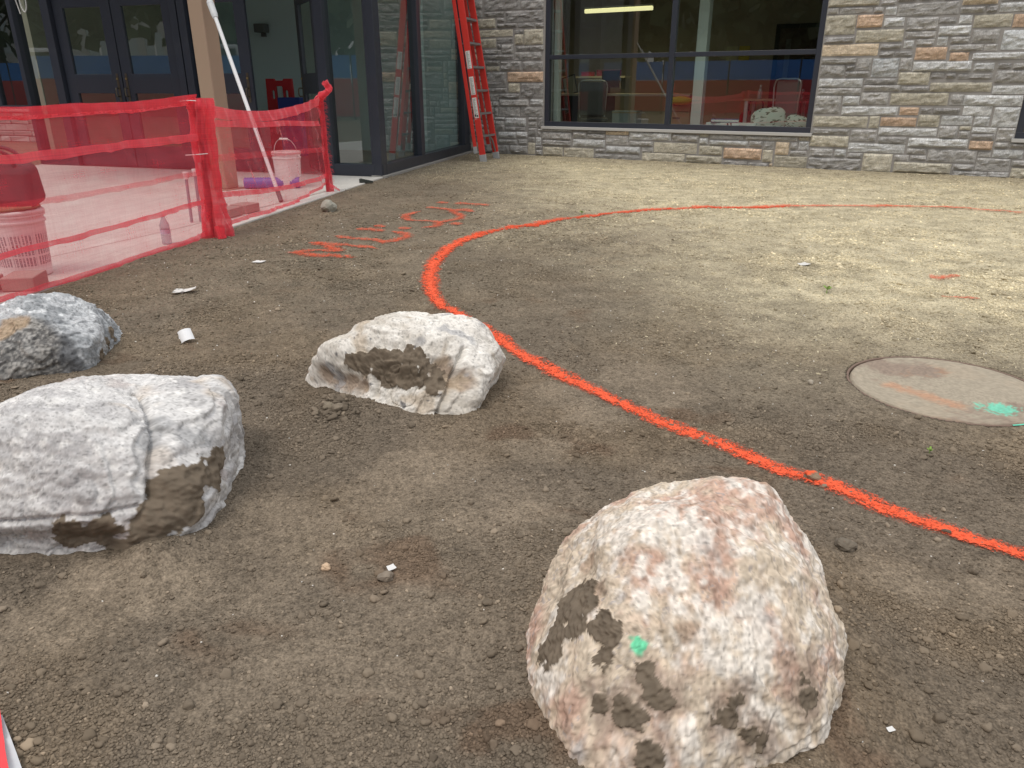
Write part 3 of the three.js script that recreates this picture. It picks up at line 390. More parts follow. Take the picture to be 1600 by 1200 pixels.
function sprout(x, z, h, n, label) {
  const t = []; for (let k = 0; k < n; k++) { const a = k * 2.4, g = new THREE.SphereGeometry(1, 8, 6); g.scale(h * 0.35, h * 0.06, h * 0.2); g.translate(h * 0.3, 0, 0); g.rotateZ(0.6); g.rotateY(a); g.translate(0, h * (0.45 + 0.12 * k), 0); t.push(g); }
  t.push(rod([0, 0, 0], [0, h * 0.8, 0], h * 0.05, h * 0.04, 6)); const o = mesh('weed_sprout', merge(t), mat(0.20, 0.34, 0.05, 0.6)); o.position.set(x, soilAt(x, z), z); return tag(o, label, 'weed');
}
sprout(1.291, -2.077, 0.018, 4, 'tiny bright green sprout in soil before the manhole cover');
sprout(1.75, -4.06, 0.045, 3, 'small green weed on pale soil beyond the manhole cover');
sprout(0.62, -6.75, 0.04, 3, 'small dull green weed close to the far orange arc');
{ // red mesh offcut at the near corner
  const t = thing('mesh_offcut', 'fold of red barrier cloth with grey underside lying at the near corner', 'barrier cloth', [0, 0, 0]);
  const sheet = (pts, y, lift) => { const P = [], I = [], n = 24, m = 10; for (let i = 0; i <= n; i++) for (let j = 0; j <= m; j++) { const u = i / n, v = j / m, x = mix(mix(pts[0][0], pts[1][0], u), mix(pts[3][0], pts[2][0], u), v), z = mix(mix(pts[0][1], pts[1][1], u), mix(pts[3][1], pts[2][1], u), v); P.push(x, soilAt(x, z) + y + lift * v * v + 0.006 * fbm(x * 18, 3, z * 18, 3), z); if (i && j) { const e = i * (m + 1) + j; I.push(e - m - 2, e - 1, e, e - m - 2, e, e - m - 1); } } const g = new THREE.BufferGeometry(); g.setAttribute('position', new THREE.Float32BufferAttribute(P, 3)); g.setIndex(I); g.computeVertexNormals(); return g; };
  mesh('underside', sheet([[-0.90, -1.015], [-0.757, -0.86], [-1.0, -0.72], [-1.25, -0.95]], 0.012, 0.0), mat(0.55, 0.57, 0.60, 0.7, { side: THREE.DoubleSide }), t);
  mesh('red_cloth', sheet([[-0.905, -1.02], [-0.785, -0.86], [-1.0, -0.70], [-1.3, -0.95]], 0.022, 0.06), mat(0.82, 0.055, 0.065, 0.6, { side: THREE.DoubleSide }), t);
}
console.log('soil things');
// ---------------------------------------------------------------- building: setting
const concreteMap = (() => { const N = 512, d = new Uint8Array(N * N * 4); for (let j = 0; j < N; j++) for (let i = 0; i < N; i++) { const v = clamp(0.82 + 0.10 * fbm(i / 60, j / 60, 1, 4) + 0.08 * noise(i / 3, j / 3, 2) + 0.05 * fbm(i / 200, j / 14, 4, 3)) * 255; d.set([v, v * 0.985, v * 0.95, 255], (j * N + i) * 4); } const t = new THREE.DataTexture(d, N, N); t.wrapS = t.wrapT = THREE.MirroredRepeatWrapping; t.magFilter = t.minFilter = THREE.LinearFilter; t.needsUpdate = true; t.repeat.set(0.6, 0.6); return t; })();
const M = {
  frame: mat(0.030, 0.036, 0.052, 0.42, { clearcoat: 0.15 }), concrete: mat(0.70, 0.69, 0.67, 0.85, { map: concreteMap, bumpMap: concreteMap, bumpScale: 0.003 }), mortar: mat(0.31, 0.30, 0.29, 0.95),
  glass: mat(0.74, 0.84, 0.80, 0.0, { transmission: 1, thickness: 0, ior: 2.3 }), gap: mat(0.008, 0.008, 0.01, 0.9), tan: mat(0.34, 0.245, 0.175, 0.6), wall: mat(0.54, 0.68, 0.71, 0.8), wall2: mat(0.46, 0.42, 0.35, 0.85),
  sill: mat(0.50, 0.50, 0.49, 0.7), alu: mat(0.55, 0.56, 0.57, 0.35, { metalness: 0.8 }), dark: mat(0.03, 0.035, 0.03, 0.6), wood: mat(0.42, 0.31, 0.19, 0.6), white: mat(0.78, 0.79, 0.78, 0.6), redPlastic: mat(0.52, 0.02, 0.03, 0.4), black: mat(0.02, 0.02, 0.022, 0.6), ceil: mat(0.5, 0.5, 0.48, 0.9),
};
const ext = (pts, y0, y1, bevel = 0) => { const s = new THREE.Shape(pts.map(([x, z]) => new THREE.Vector2(x, -z))); const g = new THREE.ExtrudeGeometry(s, { depth: y1 - y0 - 2 * bevel, bevelEnabled: bevel > 0, bevelSize: bevel, bevelThickness: bevel, bevelOffset: -bevel, bevelSegments: 1 }); g.rotateX(-Math.PI / 2); g.translate(0, y0 + bevel, 0); return g; };
{ // paved apron in front of the doors: a main slab and an edge strip with an open joint between
  const c = [edgeX(-1.6), -1.6], J = [[-3.62, -1.6], [-3.26, -4.36], [-2.66, -6.0], [-1.97, -8.5]];
  const main = [[LD[0], LD[1]], [LD[0], -1.6], [J[0][0] - 0.006, -1.6], [J[1][0] - 0.006, J[1][1]], [J[2][0] - 0.006, J[2][1]], [J[3][0] - 0.006, J[3][1]], [edgeX(-8.5), -8.5], [edgeX(-9.7), -9.7]];
  const edge = [[J[0][0] + 0.006, -1.6], c, [edgeX(-8.46), -8.46], [J[3][0] + 0.01, J[3][1] + 0.04], [J[2][0] + 0.006, J[2][1]], [J[1][0] + 0.006, J[1][1]]];
  const t = new THREE.Group(); t.name = 'pavement'; t.userData = { kind: 'structure' }; scene.add(t);
  mesh('slab', ext(main, -0.14, 0.014, 0.004), M.concrete, t); mesh('edge_slab', ext(edge, -0.14, 0.012, 0.004), M.concrete, t);
  mesh('joint_bed', ext(main.map(([x, z]) => [x, z]).slice(0, 6).concat([[edgeX(-8.4), -8.4], c]), -0.15, -0.05), M.gap, t);
}
// stone wall, each stone a piece of its own
const STONES = [[564.4,203.7,626,216.3,"c"],[627.6,203.5,645.8,214.2,"g"],[646.8,206.7,669.7,213,"d"],[564.6,195.6,579,203.1,"g"],[579.7,195.3,619.4,202.7,"g"],[620.7,195,632.5,201.5,"g"],[634.5,191.8,647.5,201.3,"w"],[648.4,189.6,716.8,204.3,"g"],[564.2,170.7,601.6,193.9,"c"],[602.7,178,633.4,193.3,"o"],[634.9,178.3,658.7,188.7,"w"],[661.3,172.5,697,187.4,"g"],[565.5,160.8,602.5,168,"d"],[604,160.5,660.2,175.4,"c"],[662.1,163.9,697.2,171.7,"g"],[564.9,144.7,633.7,159.1,"y"],[634.8,152.2,660.6,157.9,"g"],[662.3,153,673.9,161.7,"w"],[676,155.2,696.7,162.9,"g"],[635.3,143.9,653.4,149.6,"d"],[653.8,143.1,674.6,149.2,"d"],[677.2,138.6,712.8,153.3,"o"],[565.4,135.4,609.2,142.2,"g"],[610.3,127.2,627.9,142.1,"g"],[629.5,118.8,661,141.2,"s"],[661.6,126.2,676.3,141.3,"g"],[677.2,125,742.9,136.7,"w"],[565.7,119.3,596.8,134.1,"g"],[597.2,127.4,609.6,133.3,"d"],[597.9,119.1,627.7,125.9,"d"],[566,106.2,621.2,117.3,"w"],[622.3,109.8,662.1,117.1,"d"],[662.8,109.3,698.9,124.4,"c"],[719.1,199.2,756.5,207.3,"y"],[718.2,190.5,744.8,197.1,"g"],[746.2,190.5,757.9,197.4,"d"],[759.4,190,787.1,200,"w"],[697.6,180,716.8,186.7,"d"],[719.1,178.8,733.1,188.4,"w"],[735,173.7,775.1,188,"c"],[776.2,172.7,790.3,187.2,"o"],[698.9,166.2,734.3,176.8,"w"],[736.8,156.5,765.2,171.5,"g"],[769.1,148.3,794.7,170.1,"s"],[699.5,154.7,711.1,165,"w"],[713.7,157.2,735.2,164.4,"g"],[714.6,148.2,750.9,155.4,"g"],[751.6,147.6,766.5,155.1,"g"],[716.5,136.8,737.7,146.6,"o"],[741.4,137.9,798.7,145.7,"w"],[745.2,124.9,767.1,134.3,"w"],[770,127.2,784.8,133.5,"d"],[786.3,127.1,800.8,133.3,"g"],[770.1,111.2,803.4,125.5,"g"],[699.7,116.7,714.8,123.7,"d"],[716.5,116.6,728.1,122.7,"d"],[729.9,115.6,767.7,122,"d"],[566.6,96.9,620.9,105.4,"g"],[622.8,101.5,667.3,108.8,"g"],[668.2,101.1,700.8,107.3,"d"],[564.8,72.9,598.1,95.8,"g"],[599.8,84.4,620.7,95.4,"w"],[621.8,85.2,655.3,100,"g"],[657.8,84.7,724.6,99.6,"c"],[600.3,71.6,669.2,82.6,"w"],[671.2,72.4,693.6,82.2,"o"],[565.8,55.7,634.8,70,"c"],[636.9,55.6,649.1,70.7,"c"],[650.5,58.3,693.2,69.7,"o"],[566.1,46.1,614.4,53.3,"g"],[616.2,38.5,648.9,53.3,"g"],[650.1,47.2,719.3,56.6,"w"],[565.2,29.8,614.8,44.4,"c"],[651.4,36.6,685.9,45.1,"g"],[687.9,33.9,756.3,44.7,"w"],[566.7,16.7,597.1,27.3,"g"],[599.2,17.7,614.1,27.1,"w"],[615.7,24.2,685.3,35.9,"w"],[616.1,16.4,635.3,23.1,"g"],[687.9,24.5,711.3,31.5,"g"],[566.4,-3.4,634.8,15.3,"g"],[636.4,-1.7,672.8,23.2,"c"],[674.5,15.2,692.2,22.8,"g"],[675.7,0.1,743.2,14,"c"],[701.1,100.8,769,112,"c"],[770.3,98.2,804.6,108.4,"w"],[726.3,84.9,741.3,98,"g"],[741.5,84.8,804.6,97.2,"w"],[695.2,74.8,708.9,82,"d"],[710,74.6,740.6,81.7,"d"],[743.4,73.1,774.8,84.6,"w"],[777.2,60.2,804.6,83.5,"w"],[694.5,58.7,719.4,73.3,"c"],[721.3,61.5,755.9,72.7,"w"],[757.9,61.1,774.5,72.2,"w"],[720.5,45.2,742.1,60.2,"g"],[758,32.5,783.9,43.3,"o"],[785.3,35.8,800.7,41.9,"g"],[801.7,36,821.3,42,"g"],[693.4,17,712.6,22.9,"g"],[713.3,15.6,769,31.3,"g"],[770,23.9,783.9,30.1,"g"],[785.6,23.4,818.5,33.6,"w"],[744.6,6.7,768.8,14,"g"],[745.8,-2.5,784.6,6,"g"],[769.7,6.7,806.9,22.7,"g"],[807.9,14.3,825.8,21.4,"g"],[809.4,0.4,828.2,12.7,"c"],[785.2,-0.8,808.1,6.5,"g"],[502.7,5.7,517.2,22.8,"c"],[519.7,-0,565,15.6,"c"],[539.7,16,563.5,23,"g"],[476.2,35.8,548.2,41.4,"g"],[550.9,24.7,564.8,35.8,"w"],[106.8,170.1,141.7,192.8,"c"],[89.4,170.8,106,186.1,"c"],[100.8,221.2,142,234.4,"g"],[71.9,203.9,142.2,220.3,"d"],[95.2,195.7,125.6,202.3,"d"],[127.5,194.8,142.5,201.4,"d"],[91.4,161.1,143.1,168.7,"d"],[89.4,147.9,139.5,159.6,"g"],[61.6,132,102.4,146.2,"d"],[104,131.6,141.6,145.6,"d"],[75.6,114.4,142.7,130.2,"o"],[77.5,98.4,99.4,112.9,"c"],[101.4,90.6,143,112.8,"d"],[59.2,89.7,99.5,96.8,"d"],[59.1,77.4,116.1,87.8,"g"],[118.5,78.4,143.3,88.1,"w"],[59,60.8,99.6,75.6,"g"],[101.6,61.5,143.6,76.1,"g"],[141.9,26.7,196,38,"g"],[142.1,16.9,196.4,25.6,"g"],[143.9,0.7,181.4,15.3,"c"],[183.1,-1.9,236.8,14.9,"c"],[199,30,222.9,39.8,"g"],[224.5,30.4,255.2,37.3,"g"],[199.4,17.1,255.7,28.5,"w"],[257,21.8,295.4,35.7,"g"],[296.4,30.6,364.4,42.2,"w"],[297.1,21.9,335.8,28.2,"g"],[257.7,9.5,315.8,19.7,"w"],[238.8,8.5,256.9,14.4,"g"],[239.2,-2.4,316,7.3,"g"],[318.6,12.4,337.2,19.8,"g"],[337.6,12.8,405.7,28,"c"],[319.4,-1.6,388.1,12.1,"c"],[366,30.4,407,40,"g"],[408.4,27.7,421.3,36,"w"],[409.1,12.5,444.4,25.7,"c"],[389.6,0,444.5,10.9,"c"],[423.8,35.2,473,41.7,"g"],[423.5,26.9,480.1,33.6,"w"],[446.2,8.5,501.2,23.8,"o"],[447.7,-3.1,482,6.4,"g"],[483.4,-3.4,512.1,4.5,"g"],[2.6,226.4,28.2,243.7,"g"],[32.2,222.1,99.9,241.1,"d"],[9,213.9,28,224.2,"g"],[32,213.6,70.3,220.7,"d"],[16.9,196.8,53.1,211.2,"c"],[55.8,205,70.3,211.1,"d"],[55.8,196.5,93.6,202.6,"d"],[17.9,183.8,85.9,194.2,"c"],[17.6,167.6,54.2,181.2,"c"],[55.6,174,85.9,181.2,"d"],[88.5,186.6,105.6,192.6,"d"],[64.8,157.7,87.2,171.8,"g"],[56.3,166,64,172.6,"d"],[20.1,157.9,63.4,164.3,"g"],[20,149.3,87.2,156.7,"d"],[33.2,106.5,73.9,130.2,"d"],[35.7,98.9,75.2,105.4,"d"],[35.5,85.7,58,96,"g"],[46.5,77,57.9,84.7,"g"],[50.4,55.6,69.6,59.6,"w"],[71,46,111.4,58.8,"w"],[51.6,38.1,69.6,53.8,"g"],[70.9,38.9,110.1,45.1,"d"],[57.1,26.2,92.2,36.3,"w"],[92.7,28.1,114.2,37,"w"],[57,16,95.5,23.9,"g"],[96.8,17,114.3,25.3,"g"],[51.3,0.8,79.1,14.5,"g"],[80.5,2.1,114.4,14.8,"g"],[0.6,-7.4,24.4,3.4,"c"],[25.6,-7.4,64.4,-0.6,"g"],[65.6,-7.4,104.4,-0.6,"g"],[105.6,-7.4,129.4,0.4,"g"],[130.6,-7.4,147.4,-0.6,"g"],[148.6,-7.4,207.4,-2.6,"d"],[208.6,-7.4,232.4,-2.6,"w"],[233.6,-7.4,250.4,-3.6,"d"],[251.6,-7.4,275.4,-3.6,"g"],[276.6,-7.4,325.4,-3.6,"d"],[326.6,-7.4,375.4,-2.6,"d"],[376.6,-7.4,415.4,-2.6,"c"],[416.6,-7.4,455.4,-4.6,"d"],[456.6,-7.4,473.4,-4.6,"d"],[474.6,-7.4,523.4,-4.6,"g"],[524.6,-7.4,583.4,-4.6,"d"],[584.6,-7.4,643.4,-4.6,"w"],[644.6,-7.4,683.4,-2.6,"d"],[684.6,-7.4,715.4,-1.6,"d"],[716.6,-7.4,747.4,-3.6,"g"],[748.6,-7.4,779.4,-3.6,"w"],[780.6,-7.4,839.4,-3.6,"d"],[840.6,-7.4,899.4,5.4,"d"],[900.6,-7.4,931.4,1.4,"c"],[932.6,-7.4,959.4,0.4,"d"],[513.6,-0.4,518.4,4.4,"y"],[25.6,0.6,50.4,9.4,"d"],[130.6,0.6,142.4,9.4,"g"],[829.6,0.6,839.4,7.4,"c"],[115.6,1.6,129.4,20.4,"c"],[932.6,1.6,959.4,8.4,"g"],[900.6,2.6,917.4,13.4,"c"],[918.6,2.6,931.4,9.4,"d"],[0.6,4.6,24.4,17.4,"c"],[840.6,6.6,889.4,15.4,"g"],[890.6,6.6,899.4,13.4,"w"],[829.6,8.6,839.4,27.4,"d"],[932.6,9.6,959.4,20.4,"g"],[25.6,10.6,50.4,29.4,"d"],[130.6,10.6,142.4,15.4,"g"],[918.6,10.6,931.4,29.4,"d"],[890.6,14.6,917.4,22.4,"g"],[130.6,16.6,140.4,29.4,"w"],[519.6,16.6,538.4,34.4,"y"],[840.6,16.6,889.4,29.4,"c"],[0.6,18.6,24.4,29.4,"g"],[115.6,21.6,129.4,29.4,"g"],[932.6,21.6,959.4,30.4,"d"],[502.6,23.6,517.4,34.4,"g"],[819.6,23.6,825.4,34.4,"g"],[890.6,23.6,917.4,32.4,"c"],[539.6,24.6,549.4,34.4,"g"],[481.6,26.6,501.4,34.4,"g"],[826.6,28.6,839.4,42.4,"c"],[0.6,30.6,17.4,39.4,"d"],[18.6,30.6,50.4,39.4,"c"],[115.6,30.6,132.4,43.4,"d"],[133.6,30.6,140.4,38.4,"g"],[840.6,30.6,857.4,42.4,"g"],[858.6,30.6,889.4,42.4,"g"],[918.6,30.6,931.4,37.4,"g"],[932.6,31.6,959.4,44.4,"w"],[890.6,33.6,907.4,42.4,"c"],[908.6,33.6,917.4,52.4,"w"],[256.6,36.6,295.4,42.4,"y"],[550.6,36.6,564.4,42.4,"c"],[408.6,37.6,421.4,42.4,"c"],[224.6,38.6,255.4,42.4,"d"],[918.6,38.6,931.4,51.4,"w"],[133.6,39.6,196.4,42.4,"w"],[0.6,40.6,50.4,47.4,"w"],[133.6,43.6,144.4,60.4,"d"],[785.6,43.6,804.4,59.4,"g"],[900.6,43.6,907.4,56.4,"w"],[115.6,44.6,132.4,53.4,"g"],[757.6,44.6,784.4,51.4,"d"],[743.6,45.6,756.4,54.4,"g"],[932.6,45.6,959.4,52.4,"c"],[0.6,48.6,50.4,54.4,"g"],[757.6,52.6,784.4,59.4,"w"],[918.6,52.6,931.4,65.4,"d"],[908.6,53.6,917.4,72.4,"c"],[932.6,53.6,959.4,60.4,"d"],[115.6,54.6,132.4,60.4,"d"],[0.6,55.6,49.4,64.4,"g"],[743.6,55.6,756.4,60.4,"c"],[900.6,57.6,907.4,64.4,"g"],[50.6,60.6,57.4,75.4,"g"],[932.6,61.6,959.4,78.4,"c"],[0.6,65.6,39.4,73.4,"c"],[40.6,65.6,49.4,75.4,"g"],[900.6,65.6,907.4,74.4,"c"],[918.6,66.6,931.4,79.4,"y"],[908.6,73.6,917.4,84.4,"g"],[0.6,74.6,24.4,87.4,"w"],[25.6,74.6,39.4,84.4,"g"],[900.6,75.6,907.4,84.4,"g"],[40.6,76.6,45.4,84.4,"g"],[932.6,79.6,959.4,86.4,"c"],[918.6,80.6,931.4,89.4,"g"],[25.6,85.6,34.4,96.4,"g"],[900.6,85.6,917.4,102.4,"g"],[932.6,87.6,959.4,95.4,"g"],[0.6,88.6,24.4,95.4,"c"],[918.6,90.6,931.4,99.4,"c"],[0.6,96.6,24.4,115.4,"y"],[932.6,96.6,959.4,115.4,"g"],[25.6,98.6,34.4,105.4,"g"],[918.6,100.6,931.4,109.4,"g"],[900.6,103.6,917.4,122.4,"g"],[25.6,106.6,32.4,119.4,"c"],[918.6,110.6,931.4,119.4,"g"],[0.6,116.6,24.4,124.4,"g"],[932.6,116.6,959.4,135.4,"g"],[25.6,120.6,32.4,129.4,"c"],[918.6,120.6,931.4,139.4,"w"],[900.6,123.6,917.4,142.4,"c"],[0.6,125.6,24.4,134.4,"d"],[25.6,130.6,32.4,148.4,"g"],[33.6,131.6,60.4,139.4,"c"],[0.6,135.6,24.4,148.4,"d"],[932.6,136.6,959.4,145.4,"g"],[33.6,140.6,60.4,148.4,"d"],[918.6,140.6,931.4,147.4,"c"],[900.6,143.6,917.4,152.4,"g"],[932.6,146.6,959.4,154.4,"d"],[918.6,148.6,931.4,157.4,"w"],[0.6,149.6,18.4,158.4,"y"],[900.6,153.6,917.4,162.4,"c"],[932.6,155.6,959.4,163.4,"c"],[918.6,158.6,931.4,169.4,"y"],[0.6,159.6,18.4,166.4,"c"],[900.6,163.6,917.4,172.4,"c"],[932.6,164.6,959.4,183.4,"c"],[0.6,167.6,16.4,180.4,"g"],[918.6,170.6,931.4,187.4,"g"],[900.6,173.6,917.4,190.4,"g"],[0.6,181.6,16.4,195.4,"d"],[932.6,184.6,959.4,193.4,"w"],[918.6,188.6,931.4,197.4,"c"],[900.6,191.6,917.4,200.4,"g"],[799.6,193.6,804.4,202.4,"d"],[932.6,194.6,959.4,203.4,"g"],[0.6,196.6,15.4,205.4,"w"],[918.6,198.6,931.4,215.4,"g"],[759.6,201.6,787.4,210.4,"d"],[900.6,201.6,917.4,210.4,"o"],[799.6,203.6,804.4,212.4,"w"],[932.6,204.6,959.4,221.4,"g"],[698.6,205.6,716.4,214.4,"w"],[0.6,206.6,15.4,212.4,"y"],[670.6,206.6,687.4,215.4,"d"],[688.6,206.6,697.4,214.4,"g"],[719.6,208.6,756.4,217.4,"c"],[759.6,211.6,787.4,224.4,"c"],[900.6,211.6,917.4,224.4,"g"],[0.6,213.6,7.4,225.4,"g"],[795.6,213.6,804.4,222.4,"w"],[646.6,214.6,669.4,233.4,"y"],[627.6,215.6,645.4,226.4,"g"],[688.6,215.6,716.4,223.4,"g"],[670.6,216.6,687.4,235.4,"d"],[918.6,216.6,931.4,224.4,"g"],[564.6,217.6,581.4,230.4,"g"],[582.6,217.6,606.4,228.4,"o"],[607.6,217.6,626.4,226.4,"d"],[719.6,218.6,743.4,225.4,"g"],[744.6,218.6,756.4,229.4,"d"],[932.6,222.6,959.4,239.4,"c"],[795.6,223.6,804.4,232.4,"g"],[688.6,224.6,716.4,235.4,"w"],[759.6,225.6,787.4,238.4,"g"],[900.6,225.6,917.4,238.4,"g"],[918.6,225.6,931.4,232.4,"c"],[719.6,226.6,743.4,235.4,"c"],[607.6,227.6,645.4,234.4,"g"],[582.6,229.6,606.4,237.4,"o"],[744.6,230.6,756.4,249.4,"c"],[564.6,231.6,581.4,240.4,"g"],[795.6,233.6,804.4,244.4,"d"],[918.6,233.6,931.4,242.4,"g"],[646.6,234.6,669.4,247.4,"g"],[100.6,235.6,142.4,243.4,"c"],[607.6,235.6,645.4,243.4,"c"],[670.6,236.6,716.4,244.4,"d"],[719.6,236.6,743.4,253.4,"w"],[582.6,238.6,606.4,251.4,"c"],[759.6,239.6,787.4,248.4,"d"],[900.6,239.6,917.4,248.4,"d"],[932.6,240.6,959.4,248.4,"d"],[564.6,241.6,581.4,252.4,"w"],[32.6,242.6,91.4,261.4,"c"],[92.6,242.6,99.4,250.4,"d"],[918.6,243.6,931.4,251.4,"c"],[0.6,244.6,28.4,261.4,"g"],[100.6,244.6,144.4,252.4,"d"],[607.6,244.6,645.4,263.4,"w"],[670.6,245.6,701.4,254.4,"g"],[702.6,245.6,716.4,254.4,"o"],[795.6,245.6,804.4,254.4,"c"],[646.6,248.6,669.4,259.4,"w"],[759.6,249.6,776.4,268.4,"c"],[777.6,249.6,787.4,258.4,"g"],[900.6,249.6,917.4,262.4,"d"],[932.6,249.6,959.4,258.4,"o"],[744.6,250.6,756.4,269.4,"g"],[92.6,251.6,99.4,264.4,"o"],[582.6,252.6,606.4,263.4,"w"],[918.6,252.6,931.4,271.4,"d"],[100.6,253.6,131.4,262.4,"o"],[132.6,253.6,144.4,260.4,"g"],[564.6,253.6,581.4,264.4,"w"],[719.6,254.6,743.4,267.4,"c"],[670.6,255.6,716.4,268.4,"g"],[795.6,255.6,804.4,272.4,"g"],[777.6,259.6,787.4,272.4,"d"],[932.6,259.6,959.4,276.4,"o"],[646.6,260.6,669.4,269.4,"c"],[132.6,261.6,144.4,269.4,"d"],[0.6,262.6,30.4,275.4,"d"],[32.6,262.6,49.4,281.4,"d"],[50.6,262.6,91.4,270.4,"d"],[100.6,263.6,131.4,280.4,"d"],[900.6,263.6,917.4,274.4,"y"],[582.6,264.6,631.4,271.4,"c"],[632.6,264.6,645.4,272.4,"c"],[92.6,265.6,99.4,272.4,"g"],[564.6,265.6,581.4,282.4,"d"],[719.6,268.6,743.4,285.4,"w"],[670.6,269.6,694.4,286.4,"d"],[695.6,269.6,716.4,286.4,"g"],[759.6,269.6,776.4,278.4,"o"],[132.6,270.6,144.4,279.4,"c"],[646.6,270.6,669.4,289.4,"d"],[744.6,270.6,756.4,289.4,"g"],[50.6,271.6,91.4,290.4,"c"],[582.6,272.6,631.4,285.4,"g"],[918.6,272.6,931.4,291.4,"d"],[92.6,273.6,99.4,280.4,"c"],[632.6,273.6,645.4,281.4,"g"],[777.6,273.6,787.4,282.4,"g"],[795.6,273.6,804.4,282.4,"d"],[900.6,275.6,917.4,286.4,"w"],[0.6,276.6,30.4,284.4,"c"],[932.6,277.6,959.4,286.4,"g"],[759.6,279.6,776.4,287.4,"w"],[132.6,280.6,144.4,289.4,"c"],[92.6,281.6,131.4,289.4,"d"],[32.6,282.6,49.4,299.4,"d"],[632.6,282.6,645.4,299.4,"w"],[564.6,283.6,581.4,292.4,"y"],[777.6,283.6,787.4,299.4,"d"],[795.6,283.6,804.4,292.4,"w"],[0.6,285.6,17.4,299.4,"d"],[18.6,285.6,30.4,292.4,"g"],[582.6,286.6,599.4,299.4,"c"],[600.6,286.6,617.4,293.4,"g"],[618.6,286.6,631.4,299.4,"d"],[719.6,286.6,743.4,299.4,"g"],[670.6,287.6,716.4,299.4,"w"],[900.6,287.6,917.4,299.4,"c"],[932.6,287.6,949.4,299.4,"d"],[950.6,287.6,959.4,299.4,"d"],[759.6,288.6,776.4,299.4,"g"],[92.6,290.6,131.4,299.4,"d"],[132.6,290.6,171.4,299.4,"o"],[172.6,290.6,196.4,299.4,"g"],[197.6,290.6,221.4,299.4,"c"],[222.6,290.6,271.4,299.4,"g"],[272.6,290.6,331.4,299.4,"c"],[332.6,290.6,349.4,299.4,"g"],[350.6,290.6,381.4,299.4,"c"],[382.6,290.6,406.4,299.4,"d"],[407.6,290.6,431.4,299.4,"d"],[432.6,290.6,491.4,299.4,"c"],[492.6,290.6,531.4,299.4,"d"],[532.6,290.6,549.4,299.4,"c"],[550.6,290.6,563.4,299.4,"o"],[646.6,290.6,669.4,299.4,"d"],[744.6,290.6,756.4,299.4,"g"],[805.6,290.6,822.4,299.4,"c"],[823.6,290.6,854.4,299.4,"y"],[855.6,290.6,886.4,299.4,"o"],[887.6,290.6,899.4,299.4,"d"],[50.6,291.6,91.4,299.4,"g"],[918.6,292.6,931.4,299.4,"g"],[18.6,293.6,30.4,299.4,"c"],[564.6,293.6,581.4,299.4,"d"],[795.6,293.6,804.4,299.4,"d"],[600.6,294.6,617.4,299.4,"c"]];
